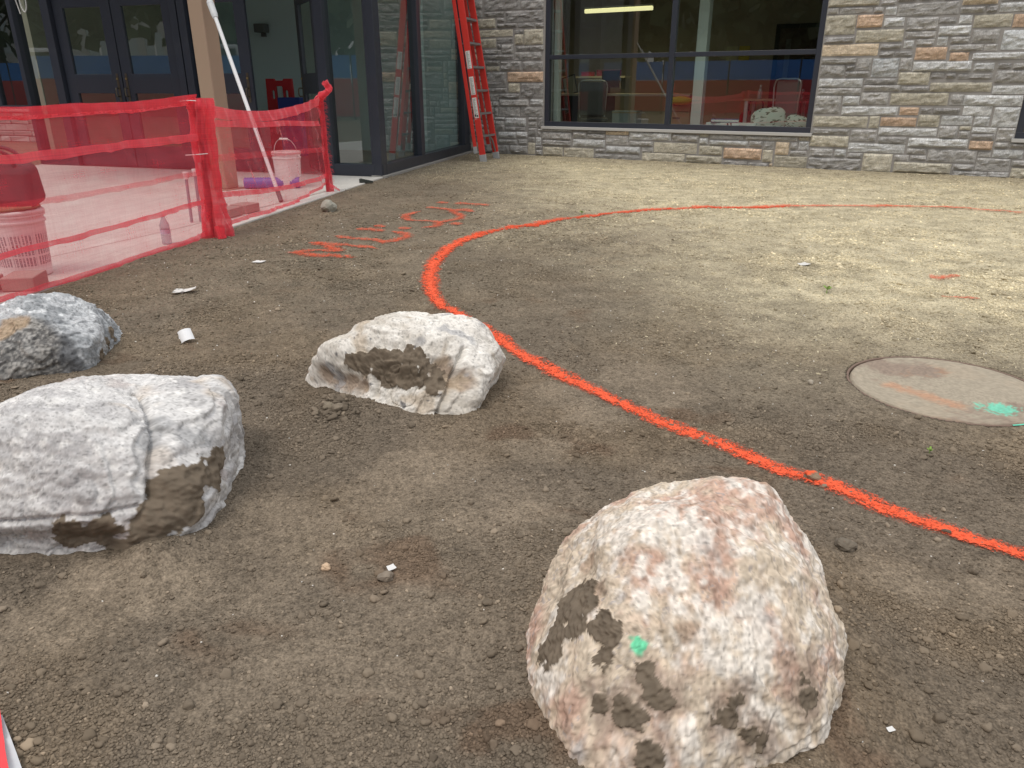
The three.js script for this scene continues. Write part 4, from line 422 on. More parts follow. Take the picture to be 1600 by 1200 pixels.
{
  const wl = thing('stone_wall', 'wall of rough grey, cream and orange split stone around the office window', 'wall', SW, tW);
  const W1 = [1.45, 5.64], W2 = [8.05, 9.2], y0 = 0.43, y1 = 2.75;
  const back = [[-0.02, W1[0], -0.3, 4.2], [W1[0], W1[1], -0.3, y0], [W1[0], W1[1], y1, 4.2], [W1[1], W2[0], -0.3, 4.2], [W2[0], W2[1], -0.3, y0], [W2[0], W2[1], y1, 4.2], [W2[1], 14, -0.3, 4.2]];
  mesh('mortar_bed', merge(back.map(([a, b, c, d]) => box(a, b, c, d, -0.30, 0))), M.mortar, wl);
  const tones = { g: [0.44, 0.435, 0.425], d: [0.36, 0.355, 0.35], c: [0.56, 0.53, 0.44], o: [0.62, 0.46, 0.34], y: [0.64, 0.54, 0.41], w: [0.60, 0.615, 0.62], s: [0.58, 0.61, 0.63] };
  const sm1 = mat(1, 1, 1, 0.92, { vertexColors: true, map: grainMap, bumpMap: grainBump, bumpScale: 0.012 }), rest = [];
  STONES.forEach(([a, b, c, d, k], n) => {
    const x0 = a / 100 + 0.002, x1 = c / 100 - 0.002, v0 = b / 100 + 0.002, v1 = d / 100 - 0.002, w = x1 - x0, h = v1 - v0;
    const nx = Math.min(18, Math.max(4, Math.round(w / 0.028))), ny = Math.min(9, Math.max(4, Math.round(h / 0.022))), P = [], K = [], I = [], t = tones[k], tv = rr(0.86, 1.14), proud = rr(0.018, 0.036), lip = rr(0.15, 0.42), sd = n * 3.7, tilt = rr(-0.006, 0.006);
    const rough = k === 'c' || k === 'y' || k === 'o' ? 0.65 : 1;
    for (let j = 0; j <= ny; j++) for (let i = 0; i <= nx; i++) {
      const u = i / nx, v = j / ny, ed = Math.min(u * w, (1 - u) * w, v * h, (1 - v) * h), e = sm(0, 0.010, ed + 0.001);
      const wob = ed < 0.001 ? 0.0025 : 0.006, x = x0 + u * w + wob * noise(sd + u * 9, v * 7, 3), y = v0 + v * h + wob * noise(sd + u * 8, v * 9, 8);
      let z = proud + tilt + 0.026 * rough * fbm(sd + u * w * 14, v * h * 22, 1, 3) + 0.022 * rough * (ridge(sd + u * w * 9, v * h * 26, 4, 2) - 0.5);
      const L = lip * (1 + 0.7 * noise(sd + u * w * 11, 2, 5)); if (v < L) z -= 0.020 * rough * sm(L, L - 0.2, v);
      z = ed < 0.001 ? 0.006 : mix(0.010, Math.max(0.010, z), e);
      P.push(x, y, z);
      const q = tv * (1 + 0.28 * fbm(x * 16, y * 40, sd, 3) + 0.22 * noise(x * 60, y * 90, sd)); const bl = k === 's' || k === 'w' ? sm(0.05, 0.35, fbm(x * 12, y * 20, sd + 4, 3)) : 0, kk = mix3(t, [0.62, 0.63, 0.63], bl * 0.6); K.push(kk[0] * q, kk[1] * q, kk[2] * q);
      if (i && j) { const e2 = j * (nx + 1) + i; I.push(e2 - nx - 2, e2 - nx - 1, e2, e2 - nx - 2, e2, e2 - 1); }
    }
    const N = P.length / 3, rim = []; for (let i = 0; i < nx; i++) rim.push(i); for (let j = 0; j < ny; j++) rim.push(j * (nx + 1) + nx); for (let i = nx; i > 0; i--) rim.push(ny * (nx + 1) + i); for (let j = ny; j > 0; j--) rim.push(j * (nx + 1));
    rim.forEach((q, i) => { P.push(P[q * 3], P[q * 3 + 1], -0.03); K.push(K[q * 3], K[q * 3 + 1], K[q * 3 + 2]); const e = (i + 1) % rim.length; I.push(q, N + i, N + e, q, N + e, rim[e]); });
    let g = new THREE.BufferGeometry(); g.setAttribute('position', new THREE.Float32BufferAttribute(P, 3)); g.setAttribute('color', new THREE.Float32BufferAttribute(K.map(c => c * 2), 3)); g.setAttribute('uv', new THREE.Float32BufferAttribute(P.flatMap((_, i) => i % 3 ? [] : [P[i] / 0.7, P[i + 1] / 0.7 + P[i + 2]]), 2)); g.setIndex(I); g = g.toNonIndexed(); g.computeVertexNormals();
    if (n < 186 || (v0 < 2.35 && x0 < 8.3 && wl.children.length < 298)) mesh('stone', g, sm1, wl); else rest.push(g);
  });
  const o = mesh('upper_stones', mergeGeometries(rest), sm1, wl); o.userData = { kind: 'stuff' };
}
console.log('stones');
function windowUnit(label, x0, x1, y0, y1, muls, trans, parts) {
  const t = thing('window', label, 'window', SW, tW), f = 0.072, zb = -0.10, zf = -0.012;
  const fr = mesh('frame', merge([box(x0, x1, y0 + 0.04, y0 + 0.04 + f, zb, zf, 0.004), box(x0, x1, y1 - f, y1, zb, zf, 0.004), box(x0, x0 + f, y0 + 0.04 + f, y1 - f, zb, zf - 0.001, 0.004), box(x1 - f, x1, y0 + 0.04 + f, y1 - f, zb, zf - 0.001, 0.004)]), M.frame, t);
  const xs = [x0 + f, ...muls.flatMap(m => [m - 0.038, m + 0.038]), x1 - f], ys = [y0 + 0.04 + f, ...trans.flatMap(m => [m - 0.032, m + 0.032]), y1 - f];
  for (const m of muls) mesh('mullion', box(m - 0.038, m + 0.038, ys[0], y1 - f, zb, zf + 0.004, 0.004), M.frame, t);
  for (let i = 0; i < xs.length; i += 2) { for (const m of trans) mesh('transom', box(xs[i], xs[i + 1], m - 0.032, m + 0.032, zb, zf - 0.003, 0.004), M.frame, t); for (let j = 0; j < ys.length; j += 2) { const g = new THREE.PlaneGeometry(xs[i + 1] - xs[i] + 0.01, ys[j + 1] - ys[j] + 0.01); g.translate((xs[i] + xs[i + 1]) / 2, (ys[j] + ys[j + 1]) / 2, -0.062); mesh('pane', g, M.glass, t); } }
  mesh('sill', box(x0 - 0.03, x1 + 0.03, y0 - 0.005, y0 + 0.037, -0.12, 0.055, 0.004), M.sill, t);
  return t;
}
windowUnit('wide four pane office window with dark navy frame in stone wall', 1.452, 5.638, 0.432, 2.748, [3.55], [1.51]);
windowUnit('dark framed second window at the stone wall\'s far end, barely in view', 8.052, 9.198, 0.432, 2.748, [], [1.51]);

// office behind the stone wall
const inW = (name, label, cat, x, y, z, turn = 0, grp) => { const c = Math.cos(tW), s = Math.sin(tW); return thing(name, label, cat, [SW[0] + x * c + z * s, y, SW[2] - x * s + z * c], tW + turn, grp); };
{
  const room = new THREE.Group(); room.name = 'office_room'; room.position.set(...SW); room.rotation.y = tW; room.userData = { kind: 'structure' }; scene.add(room);
  mesh('floor', box(-0.9, 14, -0.1, 0.06, -5.6, -0.3), mat(0.16, 0.15, 0.14, 0.8), room); mesh('ceiling', box(-0.9, 14, 2.9, 3.0, -5.6, -0.3), M.ceil, room);
  mesh('back_wall', box(-0.9, 14, 0.06, 2.9, -5.6, -5.45), M.wall2, room); mesh('side_wall', box(-1.05, -0.9, 0.06, 2.9, -5.6, -0.3), M.wall2, room); mesh('side_wall', box(13.9, 14.05, 0.06, 2.9, -5.6, -0.3), M.wall2, room);
  mesh('column', box(3.72, 3.88, 0.06, 2.9, -0.78, -0.62, 0.006), mat(0.66, 0.67, 0.65, 0.7), room); mesh('column', box(1.46, 1.545, 0.06, 2.9, -0.42, -0.31, 0.004), mat(0.66, 0.67, 0.65, 0.7), room);
  mesh('inner_sill', box(1.46, 5.63, 0.40, 0.44, -0.52, -0.31), M.sill, room);
}
{
  const t = inW('ceiling_lamp', 'lit linear ceiling lamp glowing behind the office window', 'ceiling lamp', 1.62, 2.38, -2.5);
  mesh('housing', box(-0.66, 0.66, 0.032, 0.062, -0.04, 0.04), M.white, t);
  for (const x of [-0.5, 0.5]) mesh('hanger', box(x - 0.003, x + 0.003, 0.062, 0.52, -0.003, 0.003), M.alu, t);
  const em = mat(0.9, 0.85, 0.6, 0.5); em.emissive.setRGB(1.0, 0.86, 0.45); em.emissiveIntensity = 1.25; mesh('lamp_tube', box(-0.66, 0.66, -0.035, 0.03, -0.035, 0.035, 0.01), em, t);
  const l = new THREE.RectAreaLight(0xffe9b0, 60, 1.3, 0.06); l.position.set(0, -0.04, 0); l.rotation.x = -Math.PI / 2; t.add(l);
}
{
  let t = inW('office_desk', 'long pale topped office desk behind the window', 'desk', 1.95, 0.06, -2.2);
  mesh('desk_top', box(-1.45, 1.35, 0.86, 0.90, -0.35, 0.35, 0.006), mat(0.56, 0.52, 0.43, 0.5), t); mesh('modesty_panel', box(-1.40, -0.2, 0.15, 0.858, -0.05, -0.03), mat(0.10, 0.10, 0.095, 0.7), t); for (const x of [-1.4, 1.25]) mesh('leg', box(x, x + 0.05, 0, 0.859, -0.3, 0.3, 0.004), M.alu, t);
  t = inW('drawer_unit', 'wooden drawer unit under the desk end beside the pale column', 'drawer unit', 3.26, 0.06, -1.6);
  mesh('carcass', box(-0.24, 0.24, 0, 0.84, -0.28, 0.26), mat(0.36, 0.25, 0.14, 0.55), t); for (let k = 0; k < 4; k++) { const d = mesh('drawer', box(-0.225, 0.225, 0.02 + k * 0.205, 0.215 + k * 0.205, 0.262, 0.285, 0.004), mat(0.42, 0.30, 0.17, 0.5), t); mesh('handle', box(-0.06, 0.06, 0.11 + k * 0.205, 0.125 + k * 0.205, 0.286, 0.30), M.black, d); }
  mesh('yellow_cloth', (() => { const g = new THREE.SphereGeometry(1, 20, 12); g.scale(0.20, 0.07, 0.12); g.translate(0.06, 0.80, 0.31); return g; })(), mat(0.62, 0.48, 0.06, 0.8), t);
  const chair = (label, x, z, turn, tone) => {
    const c = inW('office_chair', label, 'chair', x, 0.06, z, turn), m = mat(...tone, 0.8);
    const b = new RoundedBoxGeometry(0.46, 0.56, 0.05, 3, 0.02); b.translate(0, 0.82, -0.22); const p = b.attributes.position; for (let i = 0; i < p.count; i++) p.setZ(i, p.getZ(i) - 0.25 * p.getX(i) ** 2 * -1); mesh('backrest', b, m, c);
    mesh('back_frame', tube([[-0.22, 0.5, -0.24], [-0.24, 0.8, -0.25], [-0.23, 1.09, -0.25], [0, 1.12, -0.255], [0.23, 1.09, -0.25], [0.24, 0.8, -0.25], [0.22, 0.5, -0.24]], 0.012, 40, 8), M.alu, c);
    mesh('seat', new RoundedBoxGeometry(0.48, 0.08, 0.46, 3, 0.03).translate(0, 0.47, 0.02), M.black, c); mesh('gas_lift', rod([0, 0.08, 0], [0, 0.44, 0], 0.03), M.black, c); for (let k = 0; k < 5; k++) mesh('foot', bar([0, 0.08, 0], [0.28 * Math.cos(k * 1.257), 0.05, 0.28 * Math.sin(k * 1.257)], 0.04, 0.03), M.black, c);
  };
  chair('grey office chair with black seat pulled up to the long desk', 1.72, -1.35, 0.5, [0.10, 0.10, 0.095]); chair('grey mesh back chair with pale frame behind the window\'s floral cushions', 5.22, -1.05, 2.6, [0.16, 0.16, 0.155]);
  t = inW('side_table', 'small pale table with papers and a bottle behind the window', 'table', 4.7, 0.06, -1.75); mesh('table_top', box(-0.4, 0.5, 0.80, 0.83, -0.3, 0.3, 0.006), mat(0.58, 0.46, 0.30, 0.5), t); for (const [x, z] of [[-0.37, -0.27], [0.43, -0.27], [-0.37, 0.23], [0.43, 0.23]]) mesh('leg', box(x, x + 0.05, 0, 0.80, z, z + 0.05), M.white, t);
  t = inW('paper_pile', 'slumped pile of white paper on the small office table', 'paper', 5.0, 0.89, -1.7); for (let k = 0; k < 7; k++) mesh('sheet', box(-0.15, 0.15, 0.002 + k * 0.022, 0.020 + k * 0.022, -0.10, 0.10).applyMatrix4(new THREE.Matrix4().makeRotationY(0.3 * k - 0.8)), M.white, t);
  t = inW('spray_bottle', 'small clear bottle standing on the small office table', 'bottle', 4.52, 0.89, -1.62); mesh('body', lathe([[0, 0], [0.035, 0], [0.036, 0.12], [0.014, 0.16], [0.014, 0.18]], 16), mat(0.5, 0.56, 0.55, 0.2), t); mesh('cap', rod([0, 0.18, 0], [0, 0.21, 0], 0.016), M.white, t);
  t = inW('storage_box', 'long white carton with two black stripes on the inner window sill', 'box', 4.43, 0.44, -0.42); mesh('carton', box(-0.37, 0.37, 0, 0.13, -0.09, 0.09, 0.006), mat(0.66, 0.72, 0.70, 0.6), t); for (const x of [-0.02, 0.03]) mesh('stripe', box(x, x + 0.022, 0.004, 0.126, 0.09, 0.0935).applyMatrix4(new THREE.Matrix4().makeShear(0, 0, -0.25, 0, 0, 0)), M.black, t);
  t = inW('blue_folder', 'dark blue folder lying on the striped carton', 'folder', 4.32, 0.571, -0.42, 0.2); mesh('cover', box(-0.20, 0.20, 0, 0.05, -0.085, 0.085, 0.006), mat(0.05, 0.07, 0.22, 0.5), t); mesh('pages', box(-0.19, 0.203, 0.010, 0.040, -0.08, 0.088), M.white, t);
  const floral = canvasTex(256, 256, (c, w, h) => { c.fillStyle = '#c9d6cc'; c.fillRect(0, 0, w, h); for (let k = 0; k < 130; k++) { c.fillStyle = ['#3f5a4a', '#5f7a66', '#8aa08e', '#32483e'][k % 4]; c.beginPath(); c.ellipse(rnd() * w, rnd() * h, rr(3, 11), rr(2, 5), rr(0, 3), 0, 6.3); c.fill(); } });
  [[4.98, 0.30, 0.22, 0.15, 'plump green and white floral cushion against the window beside the carton'], [5.36, 0.22, 0.15, -0.25, 'smaller green and white floral cushion in the window corner']].forEach(([x, w, h, r, l]) => { const g = new THREE.SphereGeometry(1, 32, 20), p = g.attributes.position; for (let i = 0; i < p.count; i++) { const a = p.getX(i), b = p.getY(i), f = 1 + 0.22 * Math.pow(Math.abs(a * b), 1) * 1.5; p.setXYZ(i, a * f * w * 0.8, b * f * h * 0.75 + h * 0.7, p.getZ(i) * 0.075); } g.rotateZ(r); g.computeVertexNormals(); const c = inW('floral_cushion', l, 'cushion', x, 0.445 + 0.02, -0.43, 0, 'floral cushions in the office window'); mesh('cover', g, mat(1, 1, 1, 0.85, { map: floral }), c); });
  t = inW('leaning_picture', 'tilted framed board leaning on the desk beside the window jamb', 'picture', 0.97, 0.96, -2.0); const rz = new THREE.Matrix4().makeRotationZ(0.28).multiply(new THREE.Matrix4().makeRotationX(-0.1)); mesh('board', box(-0.12, 0.12, 0, 0.30, -0.01, 0.01).applyMatrix4(rz), mat(0.40, 0.36, 0.28, 0.7), t); mesh('frame', merge([box(-0.135, 0.135, -0.015, 0, -0.015, 0.016), box(-0.135, 0.135, 0.3, 0.315, -0.015, 0.016), box(-0.135, -0.12, 0, 0.3, -0.015, 0.016), box(0.12, 0.135, 0, 0.3, -0.015, 0.016)]).applyMatrix4(rz), M.black, t);
  t = inW('wall_shelf', 'pale shelf with red and dark boxes on the office wall', 'shelf', 0.9, 1.24, -3.2); mesh('board', box(-0.7, 0.7, 0, 0.035, -0.15, 0.15), mat(0.50, 0.45, 0.36, 0.6), t); mesh('bracket', box(-0.6, -0.57, -0.2, 0, -0.12, 0.1), M.alu, t); mesh('bracket', box(0.57, 0.6, -0.2, 0, -0.12, 0.1), M.alu, t);
  [[0.75, 0.10, 0.06, [0.42, 0.04, 0.05], 'small red box on the office wall shelf'], [1.2, 0.22, 0.09, [0.25, 0.03, 0.06], 'wide dark red box on the office wall shelf']].forEach(([x, w, h, c, l]) => { const b = inW('shelf_box', l, 'box', x, 1.276, -3.18); mesh('carton', box(-w, w, 0, h, -0.1, 0.1, 0.004), mat(...c, 0.6), b); mesh('lid', box(-w - 0.006, w + 0.006, h, h + 0.02, -0.106, 0.106, 0.004), mat(c[0] * 0.8, c[1], c[2], 0.6), b); });
  t = inW('monitor', 'black computer monitor standing on the long office desk', 'monitor', 1.62, 0.96, -2.3, 2.7); mesh('screen', box(-0.24, 0.24, 0.10, 0.40, -0.012, 0.012, 0.004), M.black, t); mesh('stand', box(-0.02, 0.02, 0.01, 0.12, -0.05, -0.02), M.black, t); mesh('base', box(-0.1, 0.1, 0, 0.012, -0.1, 0.06), M.black, t);
  t = inW('cardboard_box', 'pale cardboard box on the floor under the long desk', 'box', 2.2, 0.06, -1.75, 0.1); mesh('carton', box(-0.22, 0.22, 0, 0.62, -0.17, 0.17, 0.004), mat(0.42, 0.44, 0.41, 0.8), t); mesh('tape', box(-0.223, 0.223, 0.58, 0.605, -0.173, 0.173), mat(0.45, 0.36, 0.22, 0.5), t);
  t = inW('red_bag', 'dark red bag on the floor behind the pale column', 'bag', 4.25, 0.06, -2.6); mesh('body', new RoundedBoxGeometry(0.5, 0.62, 0.3, 4, 0.1).translate(0, 0.31, 0), mat(0.30, 0.02, 0.03, 0.8), t); mesh('handle', tube([[-0.12, 0.60, 0], [-0.1, 0.78, 0], [0.1, 0.78, 0], [0.12, 0.60, 0]], 0.015, 20, 6), M.black, t);
  t = inW('inner_door', 'dark brown door with narrow glazed strip in the office back wall', 'door', 4.35, 0.06, -5.44); mesh('leaf', box(-0.44, 0.44, 0, 2.10, 0, 0.04), mat(0.075, 0.045, 0.035, 0.5), t); mesh('frame', merge([box(-0.52, -0.44, 0, 2.18, 0, 0.06), box(0.44, 0.52, 0, 2.18, 0, 0.06), box(-0.44, 0.44, 2.10, 2.18, 0, 0.06)]), M.black, t); mesh('glazed_strip', box(-0.30, -0.20, 1.1, 1.9, 0.041, 0.046), mat(0.20, 0.21, 0.20, 0.2), t); mesh('handle', box(0.32, 0.38, 0.98, 1.02, 0.041, 0.09), M.alu, t);
  t = inW('notice', 'small yellow and white notice on the office back wall', 'notice', 3.1, 1.72, -5.44); mesh('sheet', box(-0.24, 0.0, -0.14, 0.14, 0, 0.008), mat(0.6, 0.58, 0.42, 0.7), t); mesh('yellow_sheet', box(0.02, 0.24, -0.14, 0.14, 0, 0.008), mat(0.62, 0.52, 0.10, 0.7), t);
}
// entrance interior and roofs
{
  const r = new THREE.Group(); r.name = 'lobby_room'; r.position.set(...SD); r.rotation.y = tD; r.userData = { kind: 'structure' }; scene.add(r);
  mesh('floor', box(-5.5, -0.4, -0.14, 0.010, -3.85, -0.02), mat(0.20, 0.195, 0.185, 0.5), r); mesh('back_wall', box(-5.5, -0.42, 0.012, 3.1, -4.0, -3.85), M.wall, r); mesh('side_wall', box(-5.64, -5.54, 0.01, 3.1, -4.0, -0.3), M.wall2, r);
  const c = D2(-5.64, 0), e = D2(-5.64, -8.5), a = [SW[0], SW[2]];
  const roof = [[LD[0], LD[1]], [SD[0], SD[2]], a, [a[0] - 2.81, a[1] - 4.85], e, c]; mesh('ceiling', ext(roof, 3.15, 3.4), M.ceil, r); r.children[r.children.length - 1].applyMatrix4(new THREE.Matrix4().makeRotationY(tD).setPosition(...SD).invert());
  const canopy = thing('entrance_canopy', 'flat canopy over the entrance doors carried by the tan post', 'canopy'); const q = D2(-5.6, 0.02), q1 = D2(-0.2, 0.02);
  mesh('deck', ext([[q[0], q[1]], [q1[0], q1[1]], [-2.7, -8.1], [-7.0, -8.1]], 4.25, 4.4), mat(0.10, 0.12, 0.10, 0.8), canopy);
  for (const k of [0, 1, 2]) mesh('beam', bar([-2.95 - k * 1.8, 4.11, -8.15], [-2.35 - k * 1.8, 4.11, k === 0 ? -9.8 : -10.4], 0.12, 0.25), mat(0.07, 0.09, 0.075, 0.7), canopy);
}
console.log('building');
// ---------------------------------------------------------------- entrance glazing
function pane(x0, x1, y0, y1, z, parent, name = 'pane') { const g = new THREE.PlaneGeometry(x1 - x0, y1 - y0); g.translate((x0 + x1) / 2, (y0 + y1) / 2, z); return mesh(name, g, M.glass, parent); }
{
  const t = thing('entrance_screen', 'dark navy framed glass screen around the entrance doors', 'glass screen', SD, tD), F = (...a) => mesh('frame_member', box(...a, 0.005), M.frame, t);
  F(-5.54, -5.47, 0.012, 3.15, -0.16, 0); F(-4.96, -4.825, 0.012, 3.15, -0.16, 0); F(-2.865, -2.765, 0.012, 2.23, -0.16, 0); F(-2.745, -2.635, 0.012, 2.23, -0.16, 0.002); F(-0.80, -0.672, 0.012, 3.15, -0.16, 0); F(-0.105, 0, 0.012, 3.15, -0.16, 0);
  F(-5.47, -4.96, 0.012, 0.16, -0.16, -0.002); F(-0.672, -0.105, 0.012, 0.155, -0.16, 0.0); F(-4.825, -0.80, 2.23, 2.33, -0.16, 0); F(-5.47, -4.96, 3.05, 3.15, -0.16, -0.002); F(-0.672, -0.105, 3.05, 3.15, -0.16, -0.002); F(-4.825, -0.80, 3.05, 3.15, -0.16, -0.002);
  pane(-5.48, -4.95, 0.15, 3.06, -0.08, t); pane(-0.68, -0.10, 0.15, 3.06, -0.08, t); pane(-4.83, -0.79, 2.32, 3.06, -0.08, t);
  mesh('groove', box(-2.766, -2.744, 0.012, 2.23, -0.15, -0.03), M.gap, t);
  const L = mesh('lettering', merge([bar([-5.46, 2.30, -0.074], [-5.395, 2.0, -0.074], 0.004, 0.016), tube([[-5.36, 2.30, -0.074], [-5.355, 2.09, -0.074], [-5.31, 2.02, -0.074], [-5.265, 2.09, -0.074], [-5.26, 2.30, -0.074]], 0.008, 30, 6)]), mat(0.75, 0.76, 0.76, 0.5), t);
}
function leaf(label, x0, x1, open, hingeLeft, handleLeft) {
  const w = x1 - x0, hx = hingeLeft ? x0 : x1, s = hingeLeft ? 1 : -1, p = D2(hx, -0.085), t = thing('entrance_door', label, 'door', [p[0], 0, p[1]], tD + open, 'entrance doors'), B = (a, b, c, d) => box(Math.min(a * s, b * s), Math.max(a * s, b * s), c, d, -0.024, 0.024, 0.004);
  mesh('stile', B(0.004, 0.165, 0.02, 2.215), M.frame, t); mesh('stile', B(w - 0.165, w - 0.004, 0.02, 2.215), M.frame, t); mesh('bottom_rail', B(0.165, w - 0.165, 0.02, 0.307), M.frame, t); mesh('lock_rail', B(0.165, w - 0.165, 0.985, 1.23), M.frame, t); mesh('top_rail', B(0.165, w - 0.165, 2.05, 2.215), M.frame, t);
  const a = Math.min(0.16 * s, (w - 0.16) * s), b = Math.max(0.16 * s, (w - 0.16) * s); pane(a, b, 0.30, 0.99, 0, t); pane(a, b, 1.225, 2.055, 0, t);
  const hs = (w - 0.07) * s, h = mesh('handle', merge([box(hs - 0.018, hs + 0.018, 0.88, 1.235, 0.026, 0.032, 0.002), tube([[hs, 0.95, 0.03], [hs, 0.95, 0.075], [hs, 0.965, 0.085], [hs, 1.035, 0.085], [hs, 1.05, 0.075], [hs, 1.05, 0.03]], 0.009, 30, 8)]), mat(0.15, 0.13, 0.10, 0.35, { metalness: 0.8 }), t);
  mesh('lock', rod([hs, 1.17, 0.032], [hs, 1.17, 0.042], 0.013), mat(0.55, 0.45, 0.2, 0.3, { metalness: 0.9 }), h);
}
leaf('navy glazed entrance door leaf hung beside the lettered sidelight', -4.815, -3.852, 0, true);
leaf('navy glazed entrance door leaf with brass lock between lettered pair and tan post', -3.842, -2.875, 0, false);
leaf('navy glazed entrance door leaf just behind the leaning white pole', -2.625, -1.785, 0, true);
leaf('navy glazed entrance door leaf standing open inward beside the corner glass', -1.775, -0.805, -0.78, false);
{
  const t = thing('side_screen', 'two pane dark framed glass side screen running back to the stone wall', 'glass screen', SD, tS), F = (...a) => mesh('frame_member', box(...a, 0.005), M.frame, t);
  F(0.02, 0.10, 0.155, 3.15, -0.14, -0.005); F(1.55, 1.70, 0.155, 3.05, -0.14, 0.004); F(3.86, 4.15, 0.155, 3.15, -0.14, -0.005); F(0.02, 4.15, 0.03, 0.155, -0.14, 0.01); F(0.10, 3.86, 3.05, 3.15, -0.14, -0.006);
  pane(0.09, 1.56, 0.15, 3.06, -0.06, t); pane(1.69, 3.87, 0.15, 3.06, -0.06, t);
  mesh('kerb', box(0.0, 4.16, -0.12, 0.028, -0.15, 0.05, 0.006), mat(0.30, 0.29, 0.27, 0.9), t);
  mesh('inner_column', box(3.45, 3.62, 0.03, 3.05, -0.75, -0.6, 0.004), M.wall, t);
}
{ // set-back wing past the doors: low stone base, sill and a dark window
  const o = D2(-5.7, -3.9), t = thing('set_back_wall', 'low stone wall with pale cap under a dark window past the doors', 'wall', [o[0], 0, o[1]], tD); mesh('mortar_bed', box(-16, 0.3, -0.1, 0.60, -0.3, 0), M.mortar, t);
  const sg = mat(1, 1, 1, 0.9, { vertexColors: true }); let y = 0.0; for (let r = 0; r < 5; r++) { const h = [0.12, 0.10, 0.14, 0.09, 0.13][r]; for (let x = -7 - rr(0, 0.3); x < 0.25;) { const w = rr(0.25, 0.6), g = new RoundedBoxGeometry(w - 0.015, h - 0.012, 0.07, 2, 0.012), p = g.attributes.position, K = [], tv = rr(0.75, 1.2); for (let i = 0; i < p.count; i++) { p.setZ(i, p.getZ(i) + (p.getZ(i) > 0 ? 0.02 * noise(p.getX(i) * 14 + x, p.getY(i) * 20, r) : 0)); const q = tv * (1 + 0.2 * noise(p.getX(i) * 30 + x, p.getY(i) * 40, 3)); K.push(0.40 * q, 0.385 * q, 0.36 * q); } g.computeVertexNormals(); g.translate(Math.min(x + w, 0.3) - w / 2, y + h / 2, 0.02); g.setAttribute('color', new THREE.Float32BufferAttribute(K, 3)); mesh('stone', g, sg, t); x += w; } y += h; }
  mesh('cap', box(-16, 0.32, 0.60, 0.65, -0.3, 0.08, 0.006), M.sill, t);
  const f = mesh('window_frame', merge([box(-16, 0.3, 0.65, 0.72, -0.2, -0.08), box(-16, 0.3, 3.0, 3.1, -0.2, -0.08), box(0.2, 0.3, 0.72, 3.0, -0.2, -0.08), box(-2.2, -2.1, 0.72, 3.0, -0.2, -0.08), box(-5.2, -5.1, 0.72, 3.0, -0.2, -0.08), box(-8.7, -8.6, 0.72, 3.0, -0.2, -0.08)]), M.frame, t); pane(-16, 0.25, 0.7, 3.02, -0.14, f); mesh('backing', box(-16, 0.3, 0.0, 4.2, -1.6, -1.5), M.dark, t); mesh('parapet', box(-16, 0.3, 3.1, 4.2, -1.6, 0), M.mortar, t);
}
// ---------------------------------------------------------------- things about the entrance
{
  const t = thing('canopy_post', 'tall square tan painted canopy post behind the fence corner', 'post', [-3.16, 0.012, -8.5], -0.42);
  mesh('shaft', box(-0.095, 0.095, 0.012, 4.24, -0.095, 0.095, 0.012), M.tan, t); mesh('base_plate', box(-0.14, 0.14, 0, 0.012, -0.14, 0.14), M.tan, t);
}
{ // leaning extension pole
  const t = thing('extension_pole', 'long white extension pole leaning on the tan post', 'pole');
  const a = new THREE.Vector3(-2.26, 0.03, -7.47), b = new THREE.Vector3(-3.02, 1.86, -8.36), at = k => a.clone().lerp(b, k).toArray();
  mesh('shaft', rod(at(0.0), at(0.94), 0.019, 0.019, 16), mat(0.74, 0.76, 0.78, 0.4), t); mesh('inner_shaft', rod(at(0.94), at(1.28), 0.014, 0.014, 16), mat(0.80, 0.81, 0.82, 0.35), t);
  mesh('collar', merge([rod(at(0.93), at(0.985), 0.032, 0.034, 20), rod(at(0.985), at(1.0), 0.036, 0.030, 20), rod(at(0.915), at(0.93), 0.026, 0.032, 20)]), mat(0.62, 0.65, 0.67, 0.5), t); mesh('end_cap', rod(at(-0.004), at(0.05), 0.022, 0.022, 16), mat(0.12, 0.10, 0.11, 0.6), t);
}
